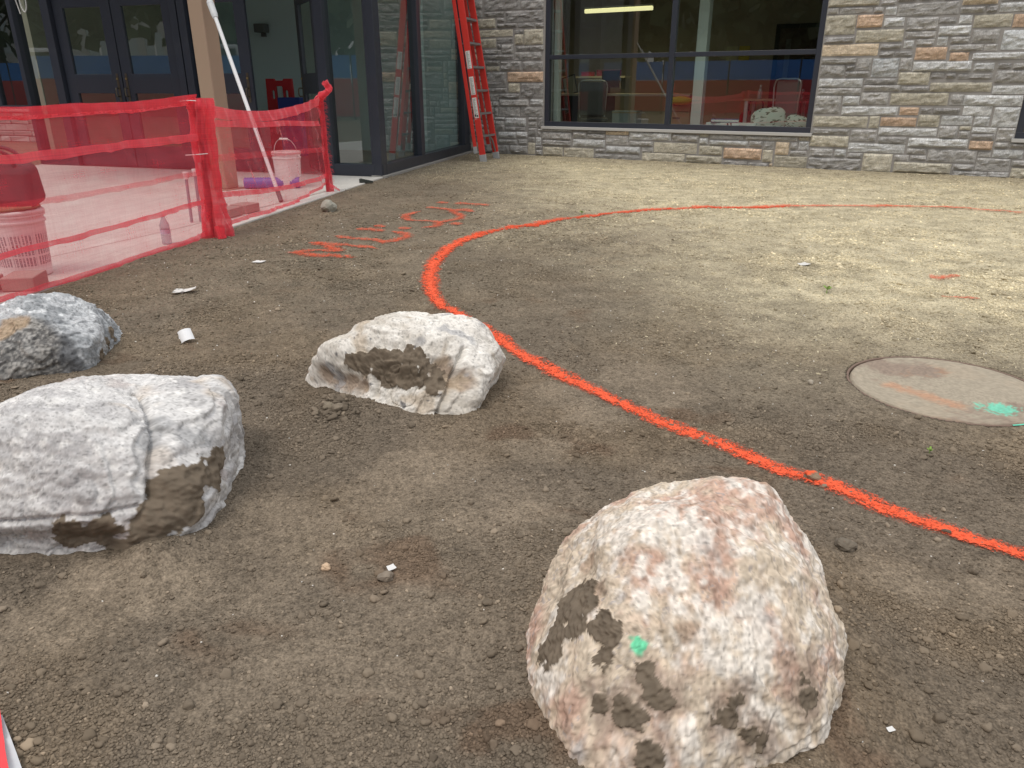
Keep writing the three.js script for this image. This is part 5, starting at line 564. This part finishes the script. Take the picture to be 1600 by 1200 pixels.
function bucket(label, x, z, y, s, turn, labelTex, bail) {
  const t = thing('bucket', label, 'bucket', [x, y, z], turn), m = mat(0.78, 0.78, 0.77, 0.45);
  const b = mesh('pail', lathe([[0, 0], [0.128, 0], [0.132, 0.006], [0.1475, 0.30], [0.1475, 0.315], [0.156, 0.317], [0.156, 0.332], [0.148, 0.334], [0.149, 0.352], [0.158, 0.354], [0.158, 0.366], [0.149, 0.368], [0.145, 0.372], [0.140, 0.36], [0.13, 0.02], [0, 0.02]].map(([r, h]) => [r * s, h * s]), 48), m, t);
  mesh('lid', lathe([[0, 0.362], [0.12, 0.362], [0.126, 0.374], [0.150, 0.376], [0.160, 0.368], [0.160, 0.384], [0.152, 0.392], [0.12, 0.390], [0, 0.385]].map(([r, h]) => [r * s, h * s]), 48), m, t);
  if (labelTex) { const g = new THREE.CylinderGeometry(0.1455 * s, 0.1345 * s, 0.21 * s, 40, 1, true, -1.5, 3.0); g.translate(0, 0.16 * s, 0); mesh('printed_wrap', g, mat(1, 1, 1, 0.5, { map: labelTex }), t); }
  if (bail) { const q = mesh('bail', tube([[-0.158 * s, 0.345 * s, 0], [-0.12 * s, 0.46 * s, 0.01], [-0.05 * s, 0.52 * s, 0.015], [0.05 * s, 0.52 * s, 0.015], [0.12 * s, 0.46 * s, 0.01], [0.158 * s, 0.345 * s, 0]], 0.0035, 40, 6), M.alu, t); mesh('grip', rod([-0.05 * s, 0.52 * s, 0.015], [0.05 * s, 0.52 * s, 0.015], 0.011, 0.011, 12), m, q); for (const x of [-1, 1]) mesh('ear', rod([x * 0.15 * s, 0.345 * s, 0], [x * 0.165 * s, 0.345 * s, 0], 0.018, 0.018, 12), m, t); }
  return t;
}
const bucketLabel = canvasTex(512, 160, (c, w, h) => { c.fillStyle = '#dcdcdc'; c.fillRect(0, 0, w, h); c.fillStyle = '#8d8f96'; for (let k = 0; k < 3; k++) for (let r = 0; r < 3; r++) { c.fillRect(12 + k * 168, 10 + r * 50, 150, 40); } c.fillStyle = '#e8e8e8'; for (let k = 0; k < 420; k++) { const x = 14 + (k % 3) * 168 + rnd() * 130, y = 12 + ((k / 3 | 0) % 18) * 8; c.fillRect(x, y, rr(4, 18), 2); } c.fillStyle = '#50545c'; for (let k = 0; k < 3; k++) for (let j = 0; j < 5; j++) c.fillRect(20 + k * 168 + j * 28, 52, 16, 8); });
bucket('white bucket carrying the dark tool bag, with printed grey wrap', -2.90, -4.42, 0.014, 0.98, 0.6, bucketLabel, false);
bucket('white bucket with raised wire bail behind the shorter sagging fence panel', -2.50, -8.64, 0.014, 1.0, -0.3, null, true);
{
  const t = thing('tool_bag', 'dark tool bag with two handles lying on the white bucket', 'bag', [-2.93, 0.40, -4.42], 0.25), g = new RoundedBoxGeometry(0.36, 0.24, 0.26, 8, 0.05), p = g.attributes.position;
  for (let i = 0; i < p.count; i++) { const x = p.getX(i), y = p.getY(i), z = p.getZ(i); p.setXYZ(i, x * (1 + 0.10 * (0.12 - y)) + 0.008 * noise(x * 9, y * 9, z * 9), y + 0.01 * noise(x * 7, 3, z * 7), z * (1 - 0.3 * Math.max(0, y) / 0.12) + 0.01 * noise(x * 8, y * 8, 5)); } g.computeVertexNormals(); g.translate(0, 0.135, 0);
  const m = mat(0.045, 0.04, 0.045, 0.85); mesh('body', g, m, t); mesh('piping', tube([[-0.17, 0.02, 0.13], [0, 0.012, 0.14], [0.17, 0.02, 0.13]], 0.008, 20, 6), mat(0.22, 0.20, 0.11, 0.8), t); for (const z of [-0.06, 0.07]) mesh('handle', tube([[-0.11, 0.23, z], [-0.09, 0.30, z], [0, 0.335, z * 1.4], [0.09, 0.30, z], [0.11, 0.23, z]], 0.011, 30, 8), m, t);
  mesh('liner', (() => { const q = lathe([[0.01, 0], [0.155, 0.0], [0.168, 0.006], [0.160, 0.024], [0.01, 0.03]], 40); return q; })(), mat(0.24, 0.22, 0.12, 0.85), t);
}
// pavers: three by the near fence end, three behind the corner
[[-2.72, -4.10, 0.20, 'loose concrete paver beside the bucket, nearest of its row'], [-2.90, -4.00, 0.25, 'loose concrete paver in the middle of the row by the bucket'], [-3.07, -3.90, 0.15, 'loose concrete paver at the far end of the row by the bucket'], [-2.47, -6.60, -0.25, 'loose concrete paver behind the wrapped fence corner'], [-2.40, -6.84, -0.32, 'loose concrete paver next behind the wrapped fence corner'], [-2.66, -6.78, -0.2, 'loose concrete paver set back from the wrapped fence corner']].forEach(([x, z, r, l]) => { const g = new RoundedBoxGeometry(0.17, 0.075, 0.20, 2, 0.008); g.translate(0, 0.0375, 0); const o = mesh('paver', g, mat(0.36 + rr(-0.03, 0.03), 0.29, 0.26, 0.9, { bumpMap: concreteMap, bumpScale: 0.004 })); o.position.set(x, 0.0145, z); o.rotation.y = r; tag(o, l, 'paver', 'loose pavers on the slab'); });
[[-2.66, -6.28, 0.40, 'grey standing conduit stub with white cap, shortest of three'], [-2.60, -6.32, 0.42, 'grey standing conduit stub with white cap, middle of three'], [-2.575, -6.40, 0.46, 'grey standing conduit stub with white cap, tallest of three']].forEach(([x, z, h, l]) => { const t = thing('conduit_stub', l, 'conduit', [x, 0.013, z], 0, 'capped conduit stubs'); mesh('conduit', rod([0, 0, 0], [0.01, h, 0], 0.012, 0.012, 14), mat(0.30, 0.31, 0.36, 0.5), t); mesh('cap', rod([0.01, h - 0.05, 0], [0.01, h + 0.006, 0], 0.02, 0.022, 16), mat(0.8, 0.8, 0.8, 0.5), t); });
{
  let t = thing('water_bottle', 'clear plastic water bottle standing on the slab inside the fence', 'bottle', [-2.47, 0.0125, -5.36]); mesh('body', lathe([[0, 0], [0.031, 0], [0.034, 0.01], [0.033, 0.06], [0.034, 0.065], [0.033, 0.12], [0.034, 0.135], [0.013, 0.185], [0.013, 0.20]], 28), mat(0.72, 0.76, 0.80, 0.12, { transmission: 0.75, thickness: 0, ior: 1.4 }), t); mesh('label', lathe([[0.0345, 0.075], [0.0345, 0.105]], 28), mat(0.55, 0.56, 0.70, 0.5), t); mesh('cap', lathe([[0, 0.196], [0.016, 0.196], [0.016, 0.216], [0, 0.216]], 20), M.white, t);
  t = thing('blue_pipe', 'length of blue corrugated pipe lying before the far bucket', 'pipe', [-2.66, 0.075, -8.55], 0.1); const rib = []; for (let k = 0; k <= 44; k++) { const x = -0.30 + k * 0.0136; rib.push([0.055 + (k % 2 ? 0.006 : 0), x]); } const g = lathe(rib, 28); g.rotateZ(Math.PI / 2); mesh('corrugated_wall', g, mat(0.10, 0.12, 0.42, 0.5, { side: THREE.DoubleSide }), t); mesh('bore', (() => { const q = new THREE.CylinderGeometry(0.050, 0.050, 0.59, 24, 1, true); q.rotateZ(Math.PI / 2); return q; })(), mat(0.03, 0.03, 0.1, 0.6, { side: THREE.DoubleSide }), t);
  t = thing('rubber_wedge', 'small dark rubber door wedge on the slab by the corner glass', 'door wedge', [-1.80, 0.014, -9.10], 0.35); const s = new THREE.Shape([[0, 0], [0.15, 0], [0.15, 0.012], [0.03, 0.04], [0, 0.04]].map(p => new THREE.Vector2(...p))); const w = new THREE.ExtrudeGeometry(s, { depth: 0.045, bevelEnabled: true, bevelSize: 0.004, bevelThickness: 0.004, bevelSegments: 1 }); mesh('block', w, mat(0.035, 0.04, 0.035, 0.8), t); mesh('grip_rib', box(0.01, 0.025, 0.042, 0.048, 0, 0.045), mat(0.05, 0.055, 0.05, 0.8), t);
  // inside the doorway
  const inD = (n, l, c, x, y, z, r = 0) => { const p = D2(x, z); return thing(n, l, c, [p[0], y, p[1]], tD + r); };
  t = inD('barrier_board', 'red plastic barrier board with cut out windows leaning inside the open doorway', 'barrier', -3.28, 0.012, -2.9); const bs = new THREE.Shape(); bs.moveTo(-0.27, 0); bs.lineTo(0.27, 0); bs.lineTo(0.24, 1.18); bs.lineTo(0.10, 1.18); bs.lineTo(0.08, 1.15); bs.lineTo(-0.08, 1.15); bs.lineTo(-0.10, 1.18); bs.lineTo(-0.24, 1.18); bs.closePath();
  for (const [x, y, w, h] of [[-0.17, 0.86, 0.08, 0.16], [0.09, 0.86, 0.08, 0.16], [-0.075, 0.72, 0.15, 0.36], [-0.18, 0.30, 0.09, 0.24], [0.09, 0.30, 0.09, 0.24], [-0.075, 0.22, 0.15, 0.36]]) { const q = new THREE.Path(); q.moveTo(x + 0.02, y); q.lineTo(x + w - 0.02, y); q.lineTo(x + w, y + 0.03); q.lineTo(x + w, y + h - 0.03); q.lineTo(x + w - 0.02, y + h); q.lineTo(x + 0.02, y + h); q.lineTo(x, y + h - 0.03); q.lineTo(x, y + 0.03); q.closePath(); bs.holes.push(q); }
  mesh('panel', new THREE.ExtrudeGeometry(bs, { depth: 0.04, bevelEnabled: true, bevelSize: 0.008, bevelThickness: 0.008, bevelSegments: 2 }), M.redPlastic, t); for (const y of [0.22, 0.72]) for (let k = 0; k < 4; k++) mesh('bar', box(-0.055 + k * 0.03, -0.045 + k * 0.03, y, y + 0.36, 0.01, 0.02), mat(0.5, 0.52, 0.52, 0.4), t); for (const x of [-0.2, 0.2]) mesh('foot', box(x - 0.03, x + 0.03, 0.0, 0.04, -0.18, 0.2, 0.008), M.redPlastic, t);
  t = inD('blue_crate', 'blue plastic crate on the lobby floor beside the red barrier', 'crate', -2.86, 0.012, -2.6); for (const [a, b, c, d, e, f, n] of [[-0.2, 0.2, 0, 0.02, -0.15, 0.15, 'bottom'], [-0.2, 0.2, 0.02, 0.9, 0.135, 0.15, 'side'], [-0.2, 0.2, 0.02, 0.9, -0.15, -0.135, 'side'], [-0.2, -0.185, 0.02, 0.9, -0.135, 0.135, 'side'], [0.185, 0.2, 0.02, 0.9, -0.135, 0.135, 'side']]) mesh(n, box(a, b, c, d, e, f), mat(0.03, 0.05, 0.25, 0.5), t);
  t = inD('wall_camera', 'small grey wall fixture on the lobby wall behind the doorway', 'wall fixture', -4.12, 1.9, -3.84); mesh('bracket', box(-0.04, 0.04, 0, 0.14, 0, 0.05), mat(0.12, 0.13, 0.13, 0.5), t); mesh('hood', box(-0.06, 0.14, 0.06, 0.2, 0.05, 0.22, 0.01), mat(0.12, 0.13, 0.13, 0.5), t);
}
// ---------------------------------------------------------------- red mesh fence
const fabricAlpha = (() => { const N = 512, d = new Uint8Array(N * N * 4); for (let j = 0; j < N; j++) for (let i = 0; i < N; i++) { const v = clamp(0.80 + 0.07 * noise(j / 2.2, 3, 1) + 0.06 * noise(i / 2.2, 9, 2) + 0.20 * fbm(i / 60 + j / 90, j / 30, 5, 3)) * 255; d.set([v, v, v, 255], (j * N + i) * 4); } const t = new THREE.DataTexture(d, N, N); t.wrapS = t.wrapT = THREE.MirroredRepeatWrapping; t.magFilter = t.minFilter = THREE.LinearFilter; t.needsUpdate = true; return t; })();
const meshMat = mat(0.92, 0.065, 0.10, 1, { transmission: 0.35, thickness: 0, transparent: true, opacity: 0.50, alphaMap: fabricAlpha, side: THREE.DoubleSide }), bandMat = mat(1.0, 0.11, 0.15, 1, { transmission: 0.4, thickness: 0, transparent: true, opacity: 0.97, alphaMap: fabricAlpha, side: THREE.DoubleSide }), thinBand = mat(0.95, 0.075, 0.11, 1, { transmission: 0.4, thickness: 0, transparent: true, opacity: 0.5, alphaMap: fabricAlpha, side: THREE.DoubleSide }), bunchMat = mat(0.97, 0.075, 0.11, 1, { transmission: 0.4, thickness: 0, transparent: true, opacity: 0.88, alphaMap: fabricAlpha, side: THREE.DoubleSide });
function sheet(path, lo, hi, off, n, m, wob, sd) { // path(u) -> [x, z]; lo, hi heights as functions of u
  const P = [], U = [], I = [];
  for (let i = 0; i <= n; i++) { const u = i / n, [x, z] = path(u), [x2, z2] = path(u + 0.01), dx = x2 - x, dz = z2 - z, l = Math.hypot(dx, dz), nx = -dz / l, nz = dx / l, a = lo(u), b = hi(u);
    for (let j = 0; j <= m; j++) { const v = j / m, y = mix(a, b, v), w = off - wob * (fbm(u * 9 + sd, y * 3, sd, 3) + 0.8 * fbm(u * 34 + y * 9 + sd, y * 3, sd, 3) + 0.5 * Math.exp(-9 * (1 - u)) * Math.sin(y * 30 + 6 * fbm(y * 4, sd, 1, 2))); P.push(x + nx * w, y, z + nz * w); U.push(u * 3, y); if (i && j) { const e = i * (m + 1) + j; I.push(e - m - 2, e - 1, e, e - m - 2, e, e - m - 1); } } }
  const g = new THREE.BufferGeometry(); g.setAttribute('position', new THREE.Float32BufferAttribute(P, 3)); g.setAttribute('uv', new THREE.Float32BufferAttribute(U, 2)); g.setIndex(I); g.computeVertexNormals(); return g;
}
function stake(t, x, z, h) { mesh('stake', merge([box(x - 0.02, x + 0.02, -0.2, h, z - 0.003, z + 0.003), box(x - 0.003, x + 0.003, -0.2, h, z - 0.02, z - 0.003)]), mat(0.10, 0.03, 0.035, 0.6), t); }
function bunch(t, x, z, h, r, sd, name = 'gathered_mesh') { // crumpled roll of mesh bound round a stake
  const n = 60, m = 40, P = [], U = [], I = [];
  for (let i = 0; i <= n; i++) for (let j = 0; j <= m; j++) { const v = i / n, a = j / m * Math.PI * 2, y = v * h, k = Math.cos(a), s = Math.sin(a), rr0 = r * (0.75 + 0.5 * fbm(k * 1.6 + sd, y * 3.2, s * 1.6, 3) + 0.55 * Math.pow(Math.abs(fbm(k * 3 + sd, y * 5, s * 3 + 4, 3)), 0.8) + 0.16 * Math.sin(a * 5 + y * 6 + sd)) * (v > 0.93 ? 1.1 - 4 * (v - 0.93) : 1) * (0.8 + 0.35 * sm(0.25, 0.5, Math.abs(v - 0.55)));
    P.push(x + k * rr0 + 0.03 * fbm(1, y * 4 + sd, 2, 2), y, z + s * rr0); U.push(j / m * 0.5, y); if (i && j) { const e = i * (m + 1) + j; I.push(e - m - 2, e - 1, e, e - m - 2, e, e - m - 1); } }
  const g = new THREE.BufferGeometry(); g.setAttribute('position', new THREE.Float32BufferAttribute(P, 3)); g.setAttribute('uv', new THREE.Float32BufferAttribute(U, 2)); g.setIndex(I); g.computeVertexNormals(); return mesh(name, g, bunchMat, t);
}
{
  const A = [-2.656, -3.762], B = [-2.262, -5.706], t = thing('mesh_fence', 'red mesh safety fence panel with four strong bands along the concrete slab edge', 'mesh fence', [0, 0, 0], 0, 'red mesh fence');
  const path = u => { const k = -0.75 + 1.75 * u; return [mix(A[0], B[0], k) + 0.012 * Math.sin(k * 5), mix(A[1], B[1], k)]; }, K = u => -0.75 + 1.75 * u;
  const top = u => 0.965 + 0.045 * sm(0.6, 1.0, K(u)) - 0.006 * Math.sin(K(u) * 9), bot = u => 0.012 + 0.022 * Math.max(0, fbm(u * 16, 3, 1, 2));
  mesh('mesh_panel', sheet(path, bot, top, 0, 160, 40, 0.034, 2), meshMat, t);
  const band = (f, h, m, sd) => mesh('band', sheet(path, u => f(u) - h * (1 + 0.25 * fbm(u * 40, sd || 3, 1, 2)) + 0.008 * fbm(u * 14, 5, h * 90, 3), u => f(u) + 0.008 * fbm(u * 14, 5, h * 90, 3), 0.011, 160, 6, 0.034, 2), m, t);
  band(u => top(u) + 0.002, 0.062, mat(0.93, 0.06, 0.09, 1, { transmission: 0.4, thickness: 0, transparent: true, opacity: 0.80, alphaMap: fabricAlpha, side: THREE.DoubleSide }), 1); band(u => top(u) - 0.044, 0.018, bandMat, 1); band(u => 0.732 + 0.018 * sm(0, 1, K(u)), 0.05, bandMat); band(u => 0.494 - 0.006 * K(u), 0.034, thinBand); band(u => 0.262 + 0.018 * K(u), 0.032, bandMat); band(u => bot(u) + 0.034, 0.032, bandMat);
  stake(t, B[0] + 0.0, B[1] + 0.0, 0.99); bunch(t, B[0] + 0.012, B[1] - 0.03, 0.985, 0.098, 3);
  mesh('tie', tube([[B[0] - 0.10, 0.60, B[1] + 0.06], [B[0] - 0.03, 0.605, B[1] + 0.09], [B[0] + 0.06, 0.61, B[1] + 0.05]], 0.003, 12, 5), M.white, t); mesh('tie', tube([[B[0] - 0.08, 0.965, B[1] + 0.06], [B[0], 0.97, B[1] + 0.09], [B[0] + 0.06, 0.965, B[1] + 0.05]], 0.003, 12, 5), M.white, t);
  mesh('loose_tail', bar([B[0] + 0.06, 0.09, B[1] + 0.05], [B[0] + 0.09, 0.0, B[1] + 0.08], 0.06, 0.02), bunchMat, t);
}
{
  const A = [-2.243, -5.75], B = [-1.99, -8.30], t = thing('mesh_fence', 'shorter sagging red mesh fence panel with frayed end near the corner glass', 'mesh fence', [0, 0, 0], 0, 'red mesh fence');
  const path = u => [mix(A[0], B[0], u) - 0.03 * Math.sin(Math.PI * u), mix(A[1], B[1], u)], top = u => 0.985 - 0.125 * Math.pow(Math.sin(Math.PI * Math.min(1, u * 0.92 + 0.05)), 0.8) + 0.015 * u, bot = u => 0.02 + 0.05 * sm(0.75, 1, u) + 0.015 * Math.sin(u * 9);
  mesh('mesh_panel', sheet(path, bot, top, 0, 110, 34, 0.04, 5), meshMat, t);
  const band = (f, h, m = bandMat) => mesh('band', sheet(path, u => f(u) - h, f, 0.011, 110, 6, 0.04, 5), m, t);
  band(u => top(u) + 0.002, 0.085); band(u => 0.83 - 0.05 * sm(0, 0.5, u) - 0.045 * sm(0.5, 1, u), 0.048); band(u => 0.59 - 0.12 * u, 0.05, thinBand); band(u => 0.325 - 0.13 * Math.sin(Math.PI * u * 0.62), 0.042); band(u => bot(u) + 0.035, 0.034);
  stake(t, B[0], B[1], 0.95);
  bunch(t, B[0] + 0.01, B[1], 0.95, 0.034, 9, 'frayed_roll'); mesh('twisted_tip', (() => { const g = tube([[B[0] - 0.02, 0.86, B[1]], [B[0] - 0.01, 0.95, B[1] + 0.02], [B[0] + 0.06, 1.0, B[1] + 0.02], [B[0] + 0.10, 1.045, B[1]], [B[0] + 0.06, 1.11, B[1]]], 0.036, 44, 16), p = g.attributes.position; for (let i = 0; i < p.count; i++) { const x = p.getX(i), y = p.getY(i), z = p.getZ(i); p.setXYZ(i, x + 0.03 * fbm(x * 30, y * 30, z * 30, 3), y + 0.03 * fbm(x * 30 + 9, y * 30, z * 30, 3), z + 0.03 * fbm(x * 30, y * 30 + 7, z * 30, 3)); } g.computeVertexNormals(); return g; })(), bunchMat, t);
  const fr = []; for (let k = 0; k < 170; k++) { const y = rr(0.12, 1.0), l = rr(0.01, 0.05), z = B[1] + rr(-0.04, 0.04), d = rr(-0.05, 0.05); fr.push(tube([[B[0] + 0.02, y, z], [B[0] + 0.02 + l * 0.6, y + d * 0.5 + 0.01, z + rr(-0.02, 0.02)], [B[0] + 0.03 + l, y + d, z + rr(-0.03, 0.03)]], 0.0011, 4, 3)); } const fo = mesh('frayed_threads', merge(fr), mat(0.80, 0.06, 0.08, 0.7), t); fo.userData = { kind: 'stuff' };
  mesh('loose_hem', sheet(u => [B[0] + u * 0.16, B[1] + 0.1 * u], u => 0.07 - 0.05 * u, u => 0.12 - 0.08 * u, 0, 12, 3, 0.02, 1), bandMat, t);
}
// ---------------------------------------------------------------- stepladder
{
  const t = thing('stepladder', 'tall closed red fibreglass stepladder with grey steps leaning beside the stone wall', 'ladder'), red = mat(0.70, 0.045, 0.035, 0.4), grey = mat(0.28, 0.28, 0.29, 0.4, { metalness: 0.5 }), foot = mat(0.42, 0.43, 0.44, 0.5);
  const V = (x, y, z) => new THREE.Vector3(x, y, z), f2 = V(-0.44, 0.02, -11.95), f3 = V(-0.25, 0.02, -12.52), k = 4.55, dir = V(-0.148, 1, -0.02), in2 = V(0.012, 0, -0.022), in3 = V(-0.012, 0, 0.038);
  const P = (f, i, h) => f.clone().addScaledVector(dir, h).addScaledVector(i, h).toArray(), side = V(-0.95, -0.14, -0.31);
  const rail = (f, i, y0, y1, w, d, name) => mesh(name, bar(P(f, i, y0), P(f, i, y1), w, d, V(0.31, 0, -0.95), 0.006), red, t);
  rail(f2, in2, 0.03, k, 0.095, 0.032, 'front_rail'); rail(f3, in3, 0.03, k, 0.095, 0.032, 'front_rail');
  const off = V(-0.105, 0.05, -0.03); rail(f2.clone().add(off), in2, 0.08, k - 0.1, 0.055, 0.028, 'rear_rail'); rail(f3.clone().add(off), in3, 0.08, k - 0.1, 0.055, 0.028, 'rear_rail');
  for (let n = 1; n * 0.325 < k - 0.2; n++) { const h = n * 0.325 + 0.02; mesh('step', bar(P(f2, in2, h), P(f3, in3, h), 0.085, 0.03, V(-0.15, 1, 0)), grey, t); mesh('rear_bar', bar(P(f2.clone().add(off), in2, h - 0.05), P(f3.clone().add(off), in3, h - 0.05), 0.02, 0.02), grey, t); }
  for (const [f, i, q, ii] of [[f2, in2, f3, in3], [f3, in3, f2, in2]]) { const a = V(...P(f, i, 0.08)), b = V(...P(f, i, 0.34)), c = V(...P(q, ii, 0.33)).sub(b).multiplyScalar(0.32).add(b); mesh('knee_brace', tube([a.toArray(), a.clone().lerp(c, 0.55).add(V(0, 0.06, 0)).toArray(), c.toArray()], 0.014, 14, 6), grey, t); }
  for (const [f, i] of [[f2, in2], [f3, in3]]) mesh('foot', bar(P(f, i, -0.025), P(f, i, 0.085), 0.105, 0.042, V(0.31, 0, -0.95), 0.008), foot, t); mesh('foot', bar(P(f2.clone().add(off), in2, 0.05), P(f2.clone().add(off), in2, 0.15), 0.064, 0.036, V(0.31, 0, -0.95), 0.006), foot, t); mesh('foot', bar(P(f3.clone().add(off), in3, 0.05), P(f3.clone().add(off), in3, 0.15), 0.064, 0.036, V(0.31, 0, -0.95), 0.006), foot, t);
  const stick = kind => canvasTex(64, 256, (c, w, h) => { c.fillStyle = '#e9e9e6'; c.fillRect(0, 0, w, h); c.fillStyle = '#4a4a4a'; for (let y = 14; y < h - 70 * kind; y += 9) c.fillRect(8, y, rr(20, 48), 3); if (kind) { c.fillStyle = '#1d1d1d'; c.fillRect(8, h - 66, 22, 26); c.fillRect(36, h - 62, 20, 22); c.fillStyle = '#c4212b'; c.fillRect(0, h - 30, w, 10); } });
  const sideV = V(0.31, 0, -0.95); [[1.30, 1.54, 0], [0.94, 1.19, 0], [0.60, 0.90, 1]].forEach(([a, b, kd]) => { const g = bar(P(f2, in2, a), P(f2, in2, b), 0.07, 0.0345, sideV), uv = g.attributes.uv, p = g.attributes.position; for (let i = 0; i < uv.count; i++) { const y = (p.getY(i) - a) / (b - a); uv.setXY(i, uv.getX(i), clamp(y)); } mesh('sticker', g, mat(1, 1, 1, 0.5, { map: stick(kd) }), t); });
}
console.log('entrance');
// ---------------------------------------------------------------- across the way: seen only as mirrored in the glass
{
  const a = [-54, -21], b = [-6, 9], n = 20, L = Math.hypot(b[0] - a[0], b[1] - a[1]) / n, t = thing('site_fence', 'blue over red fabric site fence mirrored in the doors and windows', 'site fence', [a[0], 0, a[1]], -Math.atan2(b[1] - a[1], b[0] - a[0]));
  const blue = mat(0.02, 0.15, 0.48, 0.7, { side: THREE.DoubleSide }), redf = mat(0.40, 0.03, 0.045, 0.7, { side: THREE.DoubleSide });
  for (let k = 0; k < n; k++) {
    mesh('post', rod([k * L, -0.1, 0.08], [k * L, 2.2, 0.08], 0.03, 0.03, 10), M.dark, t);
    const wav = (y0, y1, m, nm) => { const g = new THREE.PlaneGeometry(L - 0.06, y1 - y0, 20, 6); g.translate(L / 2 + k * L, (y0 + y1) / 2, 0); const p = g.attributes.position; for (let i = 0; i < p.count; i++) p.setZ(i, 0.05 * fbm(p.getX(i) * 2 + k * 7, p.getY(i) * 2, 1, 2)); g.computeVertexNormals(); mesh(nm, g, m, t); };
    wav(1.38, 2.12, blue, 'blue_fabric'); wav(0.12, 1.37, redf, 'red_fabric');
  }
  struct('embankment', (() => { const pts = [[-90, -46], [-56, -20], [-34, -6.5], [-6, 13], [-20, 60], [-90, 40]]; return ext(pts, 0.0, 1.25); })(), mat(0.19, 0.185, 0.18, 0.9));
  const car = (x, z, r, body, label, van) => {
    const t = thing('parked_car', label, 'car', [x, 1.25, z], r, 'cars parked beyond the site fence'), prof = van ? [[-2.3, 0.3], [2.2, 0.3], [2.3, 0.8], [1.5, 1.1], [0.9, 1.95], [-2.2, 2.0], [-2.3, 1.2]] : [[-2.1, 0.3], [2.1, 0.3], [2.15, 0.7], [1.2, 0.92], [0.5, 1.4], [-1.1, 1.42], [-1.8, 1.0], [-2.15, 0.9]];
    const s = new THREE.Shape(prof.map(p => new THREE.Vector2(...p))), g = new THREE.ExtrudeGeometry(s, { depth: 1.6, bevelEnabled: true, bevelSize: 0.06, bevelThickness: 0.06, bevelSegments: 2 }); g.translate(0, 0, -0.8); mesh('body', g, mat(...body, 0.3, { clearcoat: 0.6 }), t);
    for (const z0 of [-0.875, 0.875]) mesh('side_window', box(van ? 0.0 : -1.2, van ? 0.9 : 0.5, van ? 1.25 : 0.98, van ? 1.75 : 1.3, z0 - 0.006, z0 + 0.006), M.black, t);
    for (const x0 of [-1.35, 1.35]) for (const z0 of [-0.78, 0.78]) mesh('wheel', (() => { const q = new THREE.CylinderGeometry(0.33, 0.33, 0.2, 20); q.rotateX(Math.PI / 2); q.translate(x0, 0.33, z0); return q; })(), M.black, t);
  };
  [[-34, -4, 0.2, [0.7, 0.72, 0.74], 'white parked car beyond the site fence, mirrored in the doors', 0], [-33, 1.5, 0.25, [0.75, 0.76, 0.78], 'white parked hatchback mirrored in the door glass', 0], [-24, 4, 0.5, [0.5, 0.52, 0.55], 'silver parked car beyond the site fence mirrored in the doors', 0]].forEach(([x, z, r, c, l, v]) => car(x, z, -r - 0.3, c, l, v));
  const bl = thing('school_building', 'long grey building with window band mirrored in the entrance glass', 'building', [-62, 1.0, 6], 1.15); mesh('wall', box(-30, 30, 0, 7.5, -6, 0), mat(0.34, 0.35, 0.34, 0.8), bl); mesh('roof', box(-30.4, 30.4, 7.5, 7.9, -6.4, 0.4), M.dark, bl); for (let k = 0; k < 14; k++) { const w = mesh('window', box(-28 + k * 4.1, -25.2 + k * 4.1, 2.6, 5.4, 0, 0.05), mat(0.30, 0.36, 0.38, 0.1), bl); mesh('mullion', box(-26.7 + k * 4.1, -26.5 + k * 4.1, 2.6, 5.4, 0.05, 0.1), M.white, w); }
  // trees
  const leafG = new THREE.PlaneGeometry(1, 1); const lm = mat(0.055, 0.085, 0.03, 0.8, { side: THREE.DoubleSide, transmission: 0.3 });
  const tree = (x, z, h, label) => {
    const t = thing('tree', label, 'tree', [x, 0.9, z], rr(0, 6), 'trees mirrored in the office window'), trunk = [rod([0, 0, 0], [0.1, h * 0.55, 0], 0.22, 0.13, 10)]; const tips = [];
    for (let k = 0; k < 9; k++) { const a = k * 2.4, y = h * (0.06 + 0.075 * k), e = [Math.cos(a) * h * 0.24, y + h * 0.22, Math.sin(a) * h * 0.24]; trunk.push(rod([0.05, y, 0], e, 0.08, 0.03, 6)); tips.push(e); } tips.push([0, h * 0.85, 0]);
    mesh('trunk', merge(trunk), mat(0.10, 0.075, 0.055, 0.9), t);
    const N = 2600, im = new THREE.InstancedMesh(leafG, lm, N), o = new THREE.Object3D(); for (let i = 0; i < N; i++) { const e = tips[i % tips.length], r = h * 0.17; o.position.set(e[0] + gauss() * r, e[1] + gauss() * r, e[2] + gauss() * r); o.rotation.set(rr(0, 6), rr(0, 6), rr(0, 6)); o.scale.setScalar(rr(0.3, 0.75)); o.updateMatrix(); im.setMatrixAt(i, o.matrix); } im.name = 'crown'; im.castShadow = true; t.add(im);
  };
  [[-16, 15, 10, 'broad dark tree mirrored in the upper office panes'], [-21, 12.5, 12, 'tallest dark tree mirrored in the upper office panes'], [-12, 18.5, 9, 'smaller dark tree mirrored in the upper office panes'], [-27, 9, 11, 'dark tree mirrored near the office window mullion'], [-37, 3, 10, 'dark tree mirrored in the entrance sidelight'], [-8.5, 21, 11, 'dark tree mirrored at the office window end'], [-31, 8, 12, 'dark tree mirrored left of the office mullion'], [-24, 15, 13, 'dark tree standing behind the mirrored parked vans'], [-14, 22, 13, 'dark tree standing behind the smaller mirrored tree'], [-46, -2, 12, 'dark tree mirrored in the glazed door leaves'], [-52, -10, 13, 'dark tree mirrored beside the sidelight'], [-58, -16, 13, 'dark tree mirrored in the set back window'], [-19, 10.5, 9, 'dark tree in front of the tallest mirrored tree']].forEach(a => tree(...a));
}
console.log('surroundings');
renderer.render(scene, camera);
